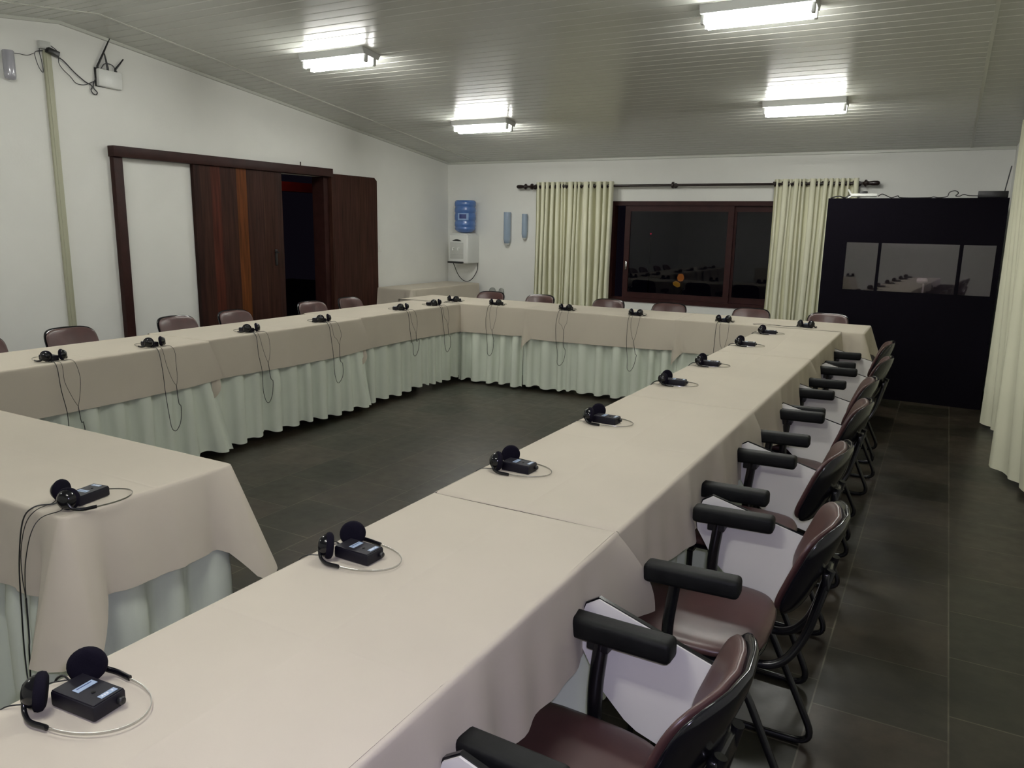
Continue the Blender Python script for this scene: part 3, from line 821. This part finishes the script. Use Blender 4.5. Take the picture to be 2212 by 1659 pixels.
# ---------------------------------------------------------------- chairs
def pillow(mb, w, h, th, expo, off=0.0, place=None, nr=7, na=44, edge=0.5):
    """closed cushion; outline superellipse w x h, thickness th; place(a,b,c)->xyz"""
    def outl(a):
        ca, sa = math.cos(a), math.sin(a)
        return (w / 2 * abs(ca) ** (2 / expo) * (1 if ca >= 0 else -1), h / 2 * abs(sa) ** (2 / expo) * (1 if sa >= 0 else -1))
    V = []; F = []
    rings = []
    rr = [math.sin(PI / 2 * i / nr) for i in range(nr + 1)]
    for side in (1, -1):
        for i, r in enumerate(rr if side == 1 else rr[:-1][::-1]):
            c = side * th / 2 * (1 - r ** 4.5) ** 0.5 if r < 1 else 0
            ring = []
            for k in range(na):
                a, b = outl(2 * PI * k / na)
                ring.append(len(V)); V.append(place(a * max(r, 1e-3), b * max(r, 1e-3), c + off))
            rings.append(ring)
    for i in range(len(rings) - 1):
        for k in range(na):
            F.append((rings[i][k], rings[i][(k + 1) % na], rings[i + 1][(k + 1) % na], rings[i + 1][k]))
    mb.add(V, F)
    mb.f.append(tuple(len(mb.v) - len(V) + q for q in rings[0][::-1])); mb.f.append(tuple(len(mb.v) - len(V) + q for q in rings[-1]))
    return mb
def make_chair():
    t = thing('writing_arm_chair', '', 'chair')
    def seatp(a, b, c):   # a -> x (forward), b -> y
        z = 0.432 + c - 0.025 * sm((a - 0.12) / 0.10) + 0.006 * sm((-a - 0.1) / .1) + 0.010 * (b / .2) ** 2 * (1 if abs(a) < .3 else 1)
        return (a, b, z)
    pillow(MB(), 0.43, 0.43, 0.055, 3.6, 0.0, seatp).build('seat', M['vinyl'], t, 180)
    pillow(MB(), 0.425, 0.425, 0.022, 3.6, -0.022, seatp).build('seat_shell', M['black_gloss'], t, 180)
    def backp(a, b, c):   # a -> y, b -> z
        z = 0.677 + b
        x = -0.318 + 0.065 * (a / .2) ** 2 - (b) * 0.27 + c - 0.012 * math.sin(b * 9)
        return (x, a, z)
    pillow(MB(), 0.340, 0.238, 0.034, 4.4, 0.008, backp).build('backrest', M['vinyl'], t, 180)
    pillow(MB(), 0.354, 0.252, 0.030, 4.4, -0.010, backp, edge=.3).build('back_shell', M['black_gloss'], t, 180)
    # sled legs
    for s in (1, -1):
        y = s * 0.185
        path = fillet([(-0.02, y * .92, 0.395), (-0.17, y * .96, 0.385), (-0.345, y, 0.011), (0.135, y, 0.011), (0.10, y * .95, 0.20), (0.10, y * .92, 0.385)], 0.075, 8)
        MB().tube(path, 0.0105, 10).build('leg', M['black_tube'], t, 60)
    MB().tube([(0.10, -0.175, 0.385), (0.10, 0.175, 0.385)], 0.0105, 8).build('seat_rail', M['black_tube'], t, 60)
    bs = fillet([(0.06, 0.10, 0.392), (-0.25, 0.10, 0.388), (-0.305, 0.07, 0.47), (-0.350, 0.05, 0.665)], 0.09, 8)
    b2 = [Vector((p.x, -p.y, p.z)) for p in bs]
    mb = MB().tube(bs, 0.0115, 10).tube(b2, 0.0115, 10).rbox(-0.350, -0.330, -0.065, 0.065, 0.61, 0.66, 0.006)
    mb.build('back_support', M['black_tube'], t, 60)
    for s in (1, -1):
        y = s * 0.235
        arm = MB().rbox(-0.120, 0.120, -0.0275, 0.0275, -0.0245, 0.0245, 0.012, 3)
        arm.build('armrest', M['arm'], t, 50, T=Matrix.Translation((-0.045, y, 0.648)) @ Matrix.Rotation(0.02, 4, 'Y'))
        MB().tube(fillet([(-0.03, s * 0.15, 0.392), (0.005, s * 0.235, 0.395), (0.010, s * 0.238, 0.50), (-0.005, s * 0.235, 0.635)], 0.05, 6), 0.0135, 10, flat=(1.25, 0.8)).build('armrest_post', M['black_tube'], t, 60)
    # folded writing tablet hanging outside the right arm (y < 0)
    poly = [(0.032, 0.687), (0.062, 0.668), (0.078, 0.610), (0.072, 0.575), (0.010, 0.480), (-0.050, 0.428), (-0.080, 0.412), (-0.222, 0.376), (-0.238, 0.388), (-0.258, 0.600), (-0.245, 0.612)]
    T_ = Matrix.Translation((0, -0.290, 0)) @ Matrix.Translation((0, 0, 0.65)) @ Matrix.Rotation(0.07, 4, 'X') @ Matrix.Translation((0, 0, -0.65))
    tb = MB().prism(poly, 0.001, 0.006, 'XZ').build('writing_tablet', M['tablet'], t, 0, T=T_)
    cxp = sum(p[0] for p in poly) / len(poly); czp = sum(p[1] for p in poly) / len(poly)
    big = [((a - cxp) * 1.022 + cxp, (b - czp) * 1.022 + czp) for a, b in poly]
    MB().prism(big, -0.010, 0.0012, 'XZ').build('tablet_backing', M['black_gloss'], tb, 0, T=T_)
    MB().rbox(-0.022, 0.030, -0.286, -0.226, 0.598, 0.630, 0.004).build('tablet_hinge', M['dark'], t, 30)
    return t
chair0 = make_chair()
rlab = ['writing arm chair cut off by the bottom edge, only its pale tablet corner in view',
        'nearest maroon writing arm chair fully beside the right table row, large in the foreground',
        'maroon writing arm chair with its round seat in view, second along the right row',
        'maroon writing arm chair, third along the right row from the foreground',
        'maroon writing arm chair, fourth along the right row from the foreground',
        'maroon writing arm chair, fifth along the right row, close behind the fourth',
        'maroon writing arm chair, second from the booth on the right row',
        'maroon writing arm chair furthest along the right row, closest to the dark booth']
jit = [0, -.03, .03, -.03, -.03, -.05, -.03, -.06]
for i, y in enumerate(CHAIR_Y):
    loc = (CHAIR_X + jit[i], y, 0); rz = PI + [0, -0.05, 0.02, -0.02, 0.01, 0.03, -0.03, 0.02][i]
    if i == 0:
        chair0.location = loc; chair0.rotation_euler = (0, 0, rz); chair0['label'] = rlab[0]; chair0['group'] = 'chairs along the right row'
    else: dup(chair0, loc, rz, rlab[i], 'chairs along the right row')
nth = ['first', 'second', 'third', 'fourth', 'fifth', 'sixth']
for i, y in enumerate(LCH_Y):
    dup(chair0, (LCH_X - (0.05 if i > 3 else 0), y, 0), 0 + [0.02, -.02, .03, .05, -.06, .03][i], 'maroon chair behind the left row, ' + nth[i] + ' from the left edge, only its back showing', 'chairs behind the left row')
for i, x in enumerate(BCH_X):
    dup(chair0, (x, BCH_Y, 0), -PI / 2 + [0.02, -.02, .01, .03, -.02, .02][i], 'maroon chair behind the back row, ' + nth[i] + ' from the water cooler, only its top showing', 'chairs behind the back row')

# ---------------------------------------------------------------- headsets and receivers
def headset(label, loc, rz, edge, seed, group, loop=0.47, cornerfix=False):
    """origin at the middle of the two ear cups on the table; band lies towards +x; cable falls over the edge at x=-edge"""
    rnd = random.Random(seed)
    t = thing('headset', label, 'headset', loc, rz, group)
    for s in (-1, 1):
        ang = -s * 0.80 + rnd.uniform(-.08, .08)      # inner face direction
        nrm = Vector((math.cos(ang), math.sin(ang), 0.12 * s)).normalized()
        rot = nrm.to_track_quat('Z', 'Y').to_matrix().to_4x4()
        ctr = Vector((-0.004, s * 0.043, 0.031))
        Tm = Matrix.Translation(ctr) @ rot
        cup = MB().lathe([(0.006, -0.020), (0.013, -0.0185), (0.019, -0.014), (0.0245, -0.006), (0.0255, 0.0)], 24).build('ear_cup', M['black_gloss'], t, 60, T=Tm)
        MB().lathe([(0.024, -0.003), (0.0285, 0.0), (0.0300, 0.005), (0.0285, 0.011), (0.023, 0.0145), (0.010, 0.0125), (0.003, 0.012)], 26).build('ear_foam', M['foam'], cup, 180, T=Tm)
        arm = [(-0.008, s * 0.060, 0.026), (0.000, s * 0.066, 0.012), (0.022, s * 0.073, 0.0065), (0.048, s * 0.071, 0.006), (0.056, s * 0.0705, 0.006)]
        MB().tube(arm, 0.0052, 8, 4, flat=(0.75, 1.0)).build('slider_arm', M['black_gloss'], t, 60)
    band = [(0.052 + 0.108 * math.cos(a), 0.0695 * math.sin(a), 0.0055) for a in lin(-PI / 2, PI / 2, 31)]
    MB().tube(band, 0.0019, 6, flat=(0.6, 1.3)).build('headband', M['steel'], t, 60)
    e = edge
    j = lambda a: rnd.uniform(-a, a)
    zt = 0.003
    jt = Vector((-e - 0.050, -0.045 + j(.01), -0.20 + j(.05)))
    c = MB()
    thick = [(-0.002, 0.022, 0.010), (-0.025, 0.026, zt), (-e - 0.002, 0.030, zt), (-e - 0.030, 0.032, -0.03), (-e - 0.048, 0.034 + j(.006), -0.14), (-e - 0.055, 0.026 + j(.01), -0.26), (-e - 0.060, 0.016 + j(.01), -loop + 0.10),
             (-e - 0.062, 0.006, -loop + 0.02), (-e - 0.062, -0.022, -loop), (-e - 0.062, -0.058 + j(.008), -loop + 0.05), (-e - 0.060, -0.068 + j(.01), -loop + 0.14), (-e - 0.055, -0.052 + j(.008), (-loop + jt.z) / 2 + .03), tuple(jt)]
    c.tube(thick, 0.0020, 6, 5)
    for (yy, y2) in ((0.043, 0.004), (-0.043, -0.070)):
        thin = [(-0.012, yy, 0.014), (-0.022, yy * .9, zt - .0005), (-e - 0.002, y2 * .9, zt - .0005), (-e - 0.028, y2, -0.03), (-e - 0.044, y2 + j(.01), -0.10), (-e - .05, (y2 + jt.y) / 2, jt.z + .05), tuple(jt)]
        c.tube(thin, 0.0012, 5, 5)
    c.build('cable', M['cable'], t, 60)
    return t
def receiver(label, loc, rz, seed, group, big=True):
    rnd = random.Random(seed)
    t = thing('receiver', label, 'receiver', loc, rz, group)
    MB().rbox(0.004, 0.101, -0.028, 0.028, 0.0, 0.0255, 0.0035, 2).build('case', M['receiver'], t, 40)
    MB().rbox(0.006, 0.099, -0.026, 0.026, 0.0250, 0.0268, 0.0006, 1).build('face_plate', M['receiver'], t, 30)
    l1 = MB().box(0.036, 0.050, -0.014, 0.019, 0.0266, 0.0274).build('label_plate', M['label'], t, 0)
    l2 = MB().box(0.084, 0.094, -0.008, 0.020, 0.0266, 0.0274).build('label_plate', M['label'], t, 0)
    mk = MB()
    for k in range(5):
        y = -0.003 + k * 0.0042
        if k != 3: mk.box(0.087, 0.091, y - .0014, y + .0014, 0.0273, 0.0278)
    mk.build('print_mark', M['mark'], l2, 0)
    MB().box(0.040, 0.0415, -0.010, 0.015, 0.0273, 0.0277).build('print_mark', M['darkblue'], l1, 0)
    MB().lathe([(0.003, 0), (0.003, 0.0012), (0.001, 0.0015)], 12).build('button', M['arm'], t, 60, T=Matrix.Translation((0.068, -0.002, 0.0267)))
    MB().lathe([(0.0055, 0), (0.0065, 0.002), (0.0065, 0.007), (0.005, 0.009)], 14).build('volume_knob', M['dark'], t, 60, T=Matrix.Translation((0.100, 0.016, 0.013)) @ Matrix.Rotation(PI / 2, 4, 'Y'))
    MB().tube([(0.006, 0.006, 0.013), (-0.008, 0.010, 0.012)], 0.0035, 8).build('jack_plug', M['dark'], t, 60)
    return t
TT = TOP + 0.0012
place = []
ry_ = [0.612, 1.250, 2.000, 2.705, 3.580, 4.210, 5.110, 5.815]
rn = ['nearest the camera at the bottom left', 'second along the right row', 'third along the right row', 'fourth along the right row', 'fifth along the right row',
      'sixth along the right row', 'seventh along the right row', 'last of the right row, near the back table']
for i, y in enumerate(ry_):
    place.append((( -1.130 if i < 6 else -1.125), y, 0.08 + [0, -.1, -.1, -.12, .02, 0, 0, .02][i], 0.050 if i < 6 else .055, rn[i], 'right row of tables', 0.47))
ly_ = [(2.315, -4.045), (2.915, -4.045), (3.690, -4.085), (4.400, -4.085), (5.455, -4.135), (5.965, -4.135)]
ln = ['first from the left edge on the left row', 'second from the left edge on the left row', 'third from the left edge on the left row', 'fourth from the left edge on the left row',
      'fifth from the left edge on the left row', 'last of the left row, by the inner corner']
for i, (y, x) in enumerate(ly_):
    place.append((x, y, PI - 0.05, 0.055, ln[i], 'left row of tables', [0.47, .50, .48, .46, .40, .43][i]))
bx_ = [-4.225, -3.715, -2.975, -2.300, -1.540, -0.905]
bn = ['at the inner corner on the back row', 'second from the inner left corner on the back row', 'third from the inner left corner on the back row', 'fourth from the inner left corner on the back row',
      'fifth from the inner left corner on the back row', 'rightmost on the back row, near the booth']
for i, x in enumerate(bx_):
    place.append((x, 6.345 if i not in (0, 5) else 6.385, PI / 2 - 0.05, 0.055 if i not in (0, 5) else 0.095, bn[i], 'back row of tables', [.30, .47, .49, .47, .46, .3][i]))
place.append((-1.935, 1.100, 1.22, 0.066, 'on the near left crosswise table', 'near left table', 0.47))
def flat_cable(t):
    pass
for i, (x, y, rz, ed, nm, grp, loop) in enumerate(place):
    last = (nm.startswith('rightmost'))
    h = headset('black headset with steel band, ' + nm, (x, y, TT), rz, ed, 500 + i, 'headsets on the ' + grp, loop)
    if last:
        # its cable stays on the table and runs to the left
        for ch in list(h.children):
            if ch.name.startswith('cable'):
                bpy.data.objects.remove(ch, do_unlink=True)
        R_ = Matrix.Rotation(-rz, 4, 'Z')
        pts = [(-0.03, -0.02, .012), (-0.09, -0.03, .003), (-0.17, -0.02, .003), (-0.26, 0.03, .003), (-0.34, 0.02, .003), (-0.40, -0.03, .003), (-0.33, -0.06, .003), (-0.24, -0.03, .003), (-0.12, 0.0, .003), (-0.03, 0.0, 0.01)]
        MB().tube([tuple(R_ @ Vector(p)) for p in pts], 0.0014, 6, 6).build('cable', M['cable'], h, 60)
    nn = i == len(place) - 1
    receiver('black pocket receiver with pale blue labels, ' + nm.replace('from the inner left corner ', '').replace('on the back row', 'on the back row from the corner' if 'inner left' in nm else 'on the back row'), (x + (.01 if nn else 0), y + (.005 if nn else 0), TT), rz + (0.52 if nn else 0), 600 + i, 'receivers on the ' + grp)

# ---------------------------------------------------------------- interpreter booth
BT = thing('interpreter_booth', 'dark felt interpreter booth with three windows by the right wall', 'booth', (0.405, 7.75, 0), math.radians(-2.2))
W_, D_, H_ = 1.42, 0.88, 1.815
fp = MB()
wz0, wz1 = 0.99, 1.42
bx = [(-1.225, -0.955), (-0.93, -0.315), (-0.285, -0.045)]
fp.box(-W_, 0, 0, 0.03, 0, wz0); fp.box(-W_, 0, 0, 0.03, wz1, H_)
edges_ = [-W_] + [q for b in bx for q in b] + [0]
for k in range(0, len(edges_), 2): fp.box(edges_[k], edges_[k + 1], 0, 0.03, wz0, wz1)
fp.build('front_panel', M['booth'], BT, 0)
for a, b in bx: MB().box(a, b, 0.010, 0.014, wz0, wz1).build('window_pane', M['boothglass'], BT, 0)
MB().box(-W_, -W_ + .03, 0.0305, D_ - .03, 0, H_).build('side_panel', M['booth'], BT, 0)
MB().box(-.03, 0, 0.0305, D_ - .03, 0, H_).build('side_panel', M['booth'], BT, 0)
MB().box(-W_, 0, D_ - .03, D_, 0, H_).build('back_panel', M['boothin'], BT, 0)
MB().box(-W_ + .03, -.03, 0.031, D_ - .031, 0.72, 0.75).build('desk', M['boothin'], BT, 0)
rfm = MB().box(-W_ + .03, -.03, 0.031, 0.20, H_ - .02, H_).box(-W_ + .03, -.03, D_ - .2, D_ - .031, H_ - .02, H_)
rfm.box(-0.75, -0.65, 0.2, D_ - .2, H_ - .02, H_)
rfm.build('roof_frame', M['booth'], BT, 0)
t = thing('desk_lamp', 'small white desk lamp inside the booth, behind the middle window', 'lamp', (-0.165, 8.02, 0.752))
MB().lathe([(0.05, 0), (0.05, 0.012), (0.02, 0.018)], 18).build('base', M['white'], t, 60)
MB().tube([(0, 0, 0.015), (0.01, 0, 0.27), (0.0, 0, 0.325)], 0.008, 8, 4).build('stem', M['white'], t, 60)
MB().lathe([(0.012, 0), (0.025, 0.01), (0.026, 0.075), (0.018, 0.09)], 16).build('lamp_shade', M['white'], t, 60, T=Matrix.Translation((0.04, 0, 0.335)) @ Matrix.Rotation(-PI / 2, 4, 'Y'))
# things on top of the booth
t = thing('power_unit', 'small black box with a thin aerial on the right end of the booth roof', 'device', (0.29, 7.83, H_ + .002), math.radians(-2))
MB().rbox(-0.115, 0.105, -0.05, 0.06, 0, 0.055, 0.004).build('case', M['dark'], t, 30)
MB().tube([(0.075, 0, 0.05), (0.10, 0, 0.26)], 0.0045, 8).build('antenna', M['dark'], t, 60)
t = thing('wireless_router', 'white router lying with its cables on the left end of the booth roof', 'router', (-0.72, 7.85, H_ + .004), 0.1)
MB().rbox(-0.11, 0.11, -0.04, 0.05, 0.012, 0.038, 0.006).build('case', M['white'], t, 40)
MB().tube([(-0.10, -0.02, 0.02), (-0.135, -0.03, 0.075)], 0.008, 8).build('antenna', M['white'], t, 60)
MB().tube([(-0.10, -0.02, 0.02), (-0.13, -0.03, 0.0)], 0.008, 8).build('antenna', M['white'], t, 60)
MB().rbox(-0.04, 0.03, 0.0, 0.05, 0.035, 0.062, 0.010).build('plug', M['dark'], t, 40)
o = MB().tube([(-1.0, 7.85, H_ + .004), (-0.93, 7.83, H_ + .02), (-0.88, 7.85, H_ + .006), (-0.84, 7.86, H_ + .03), (-0.80, 7.87, H_ + .02)], 0.006, 6, 5).build('cable', M['dark'], None, 60)
tag(o, 'short black cable lying at the left end of the booth roof beside the router', 'cable')
c_ = [(-0.60, 7.85, H_ + .02), (-0.57, 7.84, H_ + .038), (-0.53, 7.85, H_ + .022), (-0.49, 7.85, H_ + .006), (-0.44, 7.84, H_ + .022), (-0.41, 7.85, H_ + .006), (-0.2, 7.86, H_ + .006), (-0.16, 7.85, H_ + .012), (-0.12, 7.85, H_ + .006), (-0.055, 7.85, H_ + .015), (-0.04, 7.85, H_ + .05), (0.0, 7.85, H_ + .064), (0.028, 7.85, H_ + .045), (0.01, 7.85, H_ + .02), (0.04, 7.85, H_ + .018), (0.07, 7.85, H_ + .032), (0.11, 7.85, H_ + .022), (0.185, 7.85, H_ + .02)]
o = MB().tube(c_, 0.004, 6, 5).build('cable', M['dark'], None, 60)
tag(o, 'black cable with an upright loop running along the booth roof to the black box', 'cable')

# ---------------------------------------------------------------- back wall equipment
t = thing('water_dispenser', 'white wall mounted water dispenser with black drip tray in the far left corner', 'water dispenser', (-5.62, YB, 1.02))
MB().rbox(-0.15, 0.15, -0.29, 0.0, 0, 0.375, 0.018, 3).build('body', M['white'], t, 50)
MB().rbox(-0.12, 0.12, -0.25, -0.03, 0.372, 0.392, 0.008).build('top_collar', M['white'], t, 50)
MB().rbox(-0.125, 0.085, -0.2925, -0.286, 0.06, 0.275, 0.003).build('tap_recess', M['white2'], t, 30)
for x in (-0.065, 0.015):
    MB().tube([(x, -0.290, 0.20), (x, -0.32, 0.20), (x, -0.322, 0.17)], 0.010, 8).build('tap', M['white'], t, 60)
MB().rbox(-0.12, 0.08, -0.298, -0.286, 0.118, 0.124, 0.002).build('ledge', M['white2'], t, 30)
arc = [(-0.09 + 0.14 * i / 12, 0.293 + 0.022 * math.sin(PI * i / 12)) for i in range(13)] + [(0.05 - 0.14 * i / 12, 0.291) for i in range(13)]
MB().prism(arc, -0.294, -0.288, 'XZ').build('badge', M['dark'], t, 0)
MB().rbox(-0.145, 0.085, -0.325, -0.285, 0.002, 0.026, 0.004).build('drip_tray', M['dark'], t, 30)
MB().tube([(0.145, -0.03, 0.0), (0.14, -0.04, -0.10), (0.07, -0.06, -0.215), (-0.02, -0.08, -0.245), (-0.10, -0.12, -0.17), (-0.125, -0.2, -0.02), (-0.12, -0.24, 0.01)], 0.005, 6, 6).build('power_cable', M['cable'], t, 60)
t = thing('water_bottle', 'blue ribbed gallon water bottle standing upside down on the dispenser', 'water bottle', (-5.60, YB - 0.150, 1.415), 0.55)
pr = [(0.03, 0.0), (0.06, 0.004), (0.10, 0.015), (0.135, 0.045), (0.140, 0.06)]
for z in (0.075, 0.155, 0.255, 0.335):
    pr += [(0.140, z - 0.02), (0.134, z - 0.008), (0.134, z + 0.008), (0.141, z + 0.018)]
pr += [(0.142, 0.38), (0.138, 0.405), (0.125, 0.42), (0.02, 0.424)]
MB().lathe(pr, 36).build('body', M['bottle'], t, 60)
def curved(x0, x1, z0, z1, r):
    a0, a1 = math.asin(x0 / r), math.asin(x1 / r)
    return MB().grid(lambda a, z: (r * math.sin(a), -r * math.cos(a), z), lin(a0, a1, 10), [z0, z1])
lb = curved(-0.095, 0.045, 0.165, 0.255, 0.1425).build('bottle_label', M['paleblue'], t, 60, fix=False)
curved(-0.075, 0.015, 0.185, 0.240, 0.1435).build('label_print', M['darkblue'], lb, 60, fix=False)
o = MB().lathe([(0.012, 0), (0.024, 0.006), (0.024, 0.03), (0.012, 0.036)], 16, Matrix.Rotation(PI / 2, 4, 'X')).tube([(0, -0.035, 0), (0, -0.07, 0.005)], 0.008, 8).build('power_plug', M['dark'], None, 60)
o.location = (-5.86, YB, 1.19); tag(o, 'black power plug on the back wall left of the water dispenser', 'plug')
def cup_tube(label, x, z0, z1, r, m):
    t = thing('cup_dispenser', label, 'cup dispenser', (x, YB - r - 0.012, z0), 0, 'clear cup tubes on the back wall')
    h = z1 - z0
    MB().lathe([(r * .35, 0), (r * .75, 0.012), (r * .95, 0.05), (r, 0.06), (r, h), (r * .86, h), (r * .86, h - .004)], 24).build('tube', m, t, 60)
    MB().lathe([(r * .30, -0.012), (r * .62, -0.006), (r * .78, 0.03), (r * .80, 0.05)], 20).build('stacked_cups', M['white'], t, 60)
    MB().rbox(-0.02, 0.02, r - .004, r + 0.012, 0.08, h - 0.03, 0.002).build('wall_plate', m, t, 30)
    return t
cup_tube('larger clear bluish cup tube right of the water dispenser', -5.015, 1.285, 1.69, 0.046, M['tubeblue'])
cup_tube('smaller clear bluish cup tube beside the curtain', -4.765, 1.36, 1.67, 0.036, M['tubeblue'])
for x, z, h, w_, lb in ((-5.245, 0.56, 0.15, 0.10, 'rounded grey plastic holder low on the back wall, left of the pair'), (-5.11, 0.52, 0.19, 0.085, 'rounded grey plastic holder low on the back wall, right of the pair')):
    o = MB().lathe([(w_ * .15, 0), (w_ * .38, h * .12), (w_ * .5, h * .4), (w_ * .5, h * .72), (w_ * .38, h * .92), (w_ * .12, h)], 20, Matrix.Diagonal((1, 0.5, 1, 1))).build('cup_holder', M['oval'], None, 180)
    o.location = (x, YB - w_ * .25, z); tag(o, lb, 'holder', 'grey holders low on the back wall')

# ---------------------------------------------------------------- left wall equipment
o = MB().rbox(XL, XL + 0.022, 3.555, 3.612, 0.0, 2.715, 0.004).box(XL + 0.022, XL + 0.025, 3.572, 3.594, 0.0, 2.715).build('cable_duct', M['duct'], None, 30)
tag(o, 'cream plastic cable duct running down the left wall', 'cable duct')
o = MB().rbox(-0.0, 0.035, -0.045, 0.035, 0.0, 0.055, 0.004).build('wall_socket', M['white2'], None, 30)
o.location = (XL, 3.57, 2.72); tag(o, 'pale socket box at the top of the cable duct', 'socket')
o = MB().rbox(-0.0, 0.045, -0.042, 0.042, -0.018, 0.018, 0.004).build('power_adapter', M['dark'], None, 30, T=Matrix.Rotation(-0.25, 4, 'X'))
o.location = (XL + 0.026, 3.607, 2.705); tag(o, 'small black power adapter plugged in at the top of the cable duct', 'power adapter')
t = thing('wireless_router', 'white router with three black aerials fixed high on the left wall', 'router', (XL, 4.055, 2.525))
MB().rbox(0.006, 0.045, -0.10, 0.10, 0.0, 0.130, 0.008, 2).build('case', M['white'], t, 40, T=Matrix.Rotation(-0.04, 4, 'X'))
MB().rbox(0.0, 0.012, -0.105, -0.02, 0.0, 0.14, 0.003).build('wall_bracket', M['dark'], t, 30)
for y0, y1, z1 in ((-0.085, 0.035, 0.375), (0.0, -0.02, 0.255), (0.065, 0.14, 0.240)):
    MB().tube([(0.02, y0, 0.125), (0.02, y0 * 1.0, 0.15), (0.022, (y0 + y1) / 2, 0.5 * (0.15 + z1)), (0.022, y1, z1)], [0.009, 0.009, 0.007, 0.005], 8).build('antenna', M['dark'], t, 60)
def wallwire(pts, r, lab, m=M['cable2']):
    o = MB().tube([(XL + 0.012, y, z) for y, z in pts], r, 6, 5).build('wall_cable', m, None, 60)
    return tag(o, lab, 'cable')
wallwire([(3.64, 2.69), (3.70, 2.67), (3.78, 2.60), (3.86, 2.545), (3.91, 2.525), (3.915, 2.505), (3.905, 2.49), (3.92, 2.465), (3.945, 2.46), (3.955, 2.48), (3.93, 2.505), (3.93, 2.54), (3.96, 2.59), (3.99, 2.62)], 0.0042, 'black lead from the duct top to the wall router, coiled beside it')
wallwire([(3.62, 2.755), (3.66, 2.73), (3.67, 2.69), (3.67, 2.64), (3.70, 2.60), (3.75, 2.56), (3.79, 2.52), (3.86, 2.52), (3.94, 2.56)], 0.0028, 'thinner grey lead sagging between duct and router')
wallwire([(3.545, 2.755), (3.53, 2.70), (3.54, 2.64), (3.545, 2.56), (3.52, 2.58), (3.50, 2.64), (3.50, 2.69), (3.56, 2.71)], 0.0030, 'grey lead hanging in a narrow loop left of the duct top')
wallwire([(3.49, 2.68), (3.44, 2.655), (3.38, 2.655), (3.33, 2.65)], 0.0022, 'faint grey wire running left from the duct top to the clear tube')
wallwire([(4.00, 2.66), (4.04, 2.705), (4.10, 2.705), (4.14, 2.66)], 0.0035, 'grey lead arched over the wall router')
t = thing('cup_dispenser', 'clear plastic tube fixed high on the left wall at the picture edge', 'cup dispenser', (XL + 0.05, 3.285, 2.46))
MB().lathe([(0.02, 0), (0.034, 0.006), (0.038, 0.03), (0.038, 0.19), (0.034, 0.196), (0.02, 0.197)], 22).build('tube', M['tubegrey'], t, 60)
MB().rbox(-0.05, -0.035, -0.015, 0.015, 0.03, 0.17, 0.002).build('wall_plate', M['white2'], t, 30)
o = MB().rbox(0, 0.008, -0.035, 0.035, -0.055, 0.055, 0.003).rbox(0.007, 0.012, -0.012, 0.012, -0.02, 0.02, 0.002).build('light_switch', M['wall'], None, 30)
o.location = (XL, 7.42, 1.24); tag(o, 'white light switch on the left wall beyond the dark door', 'light switch')
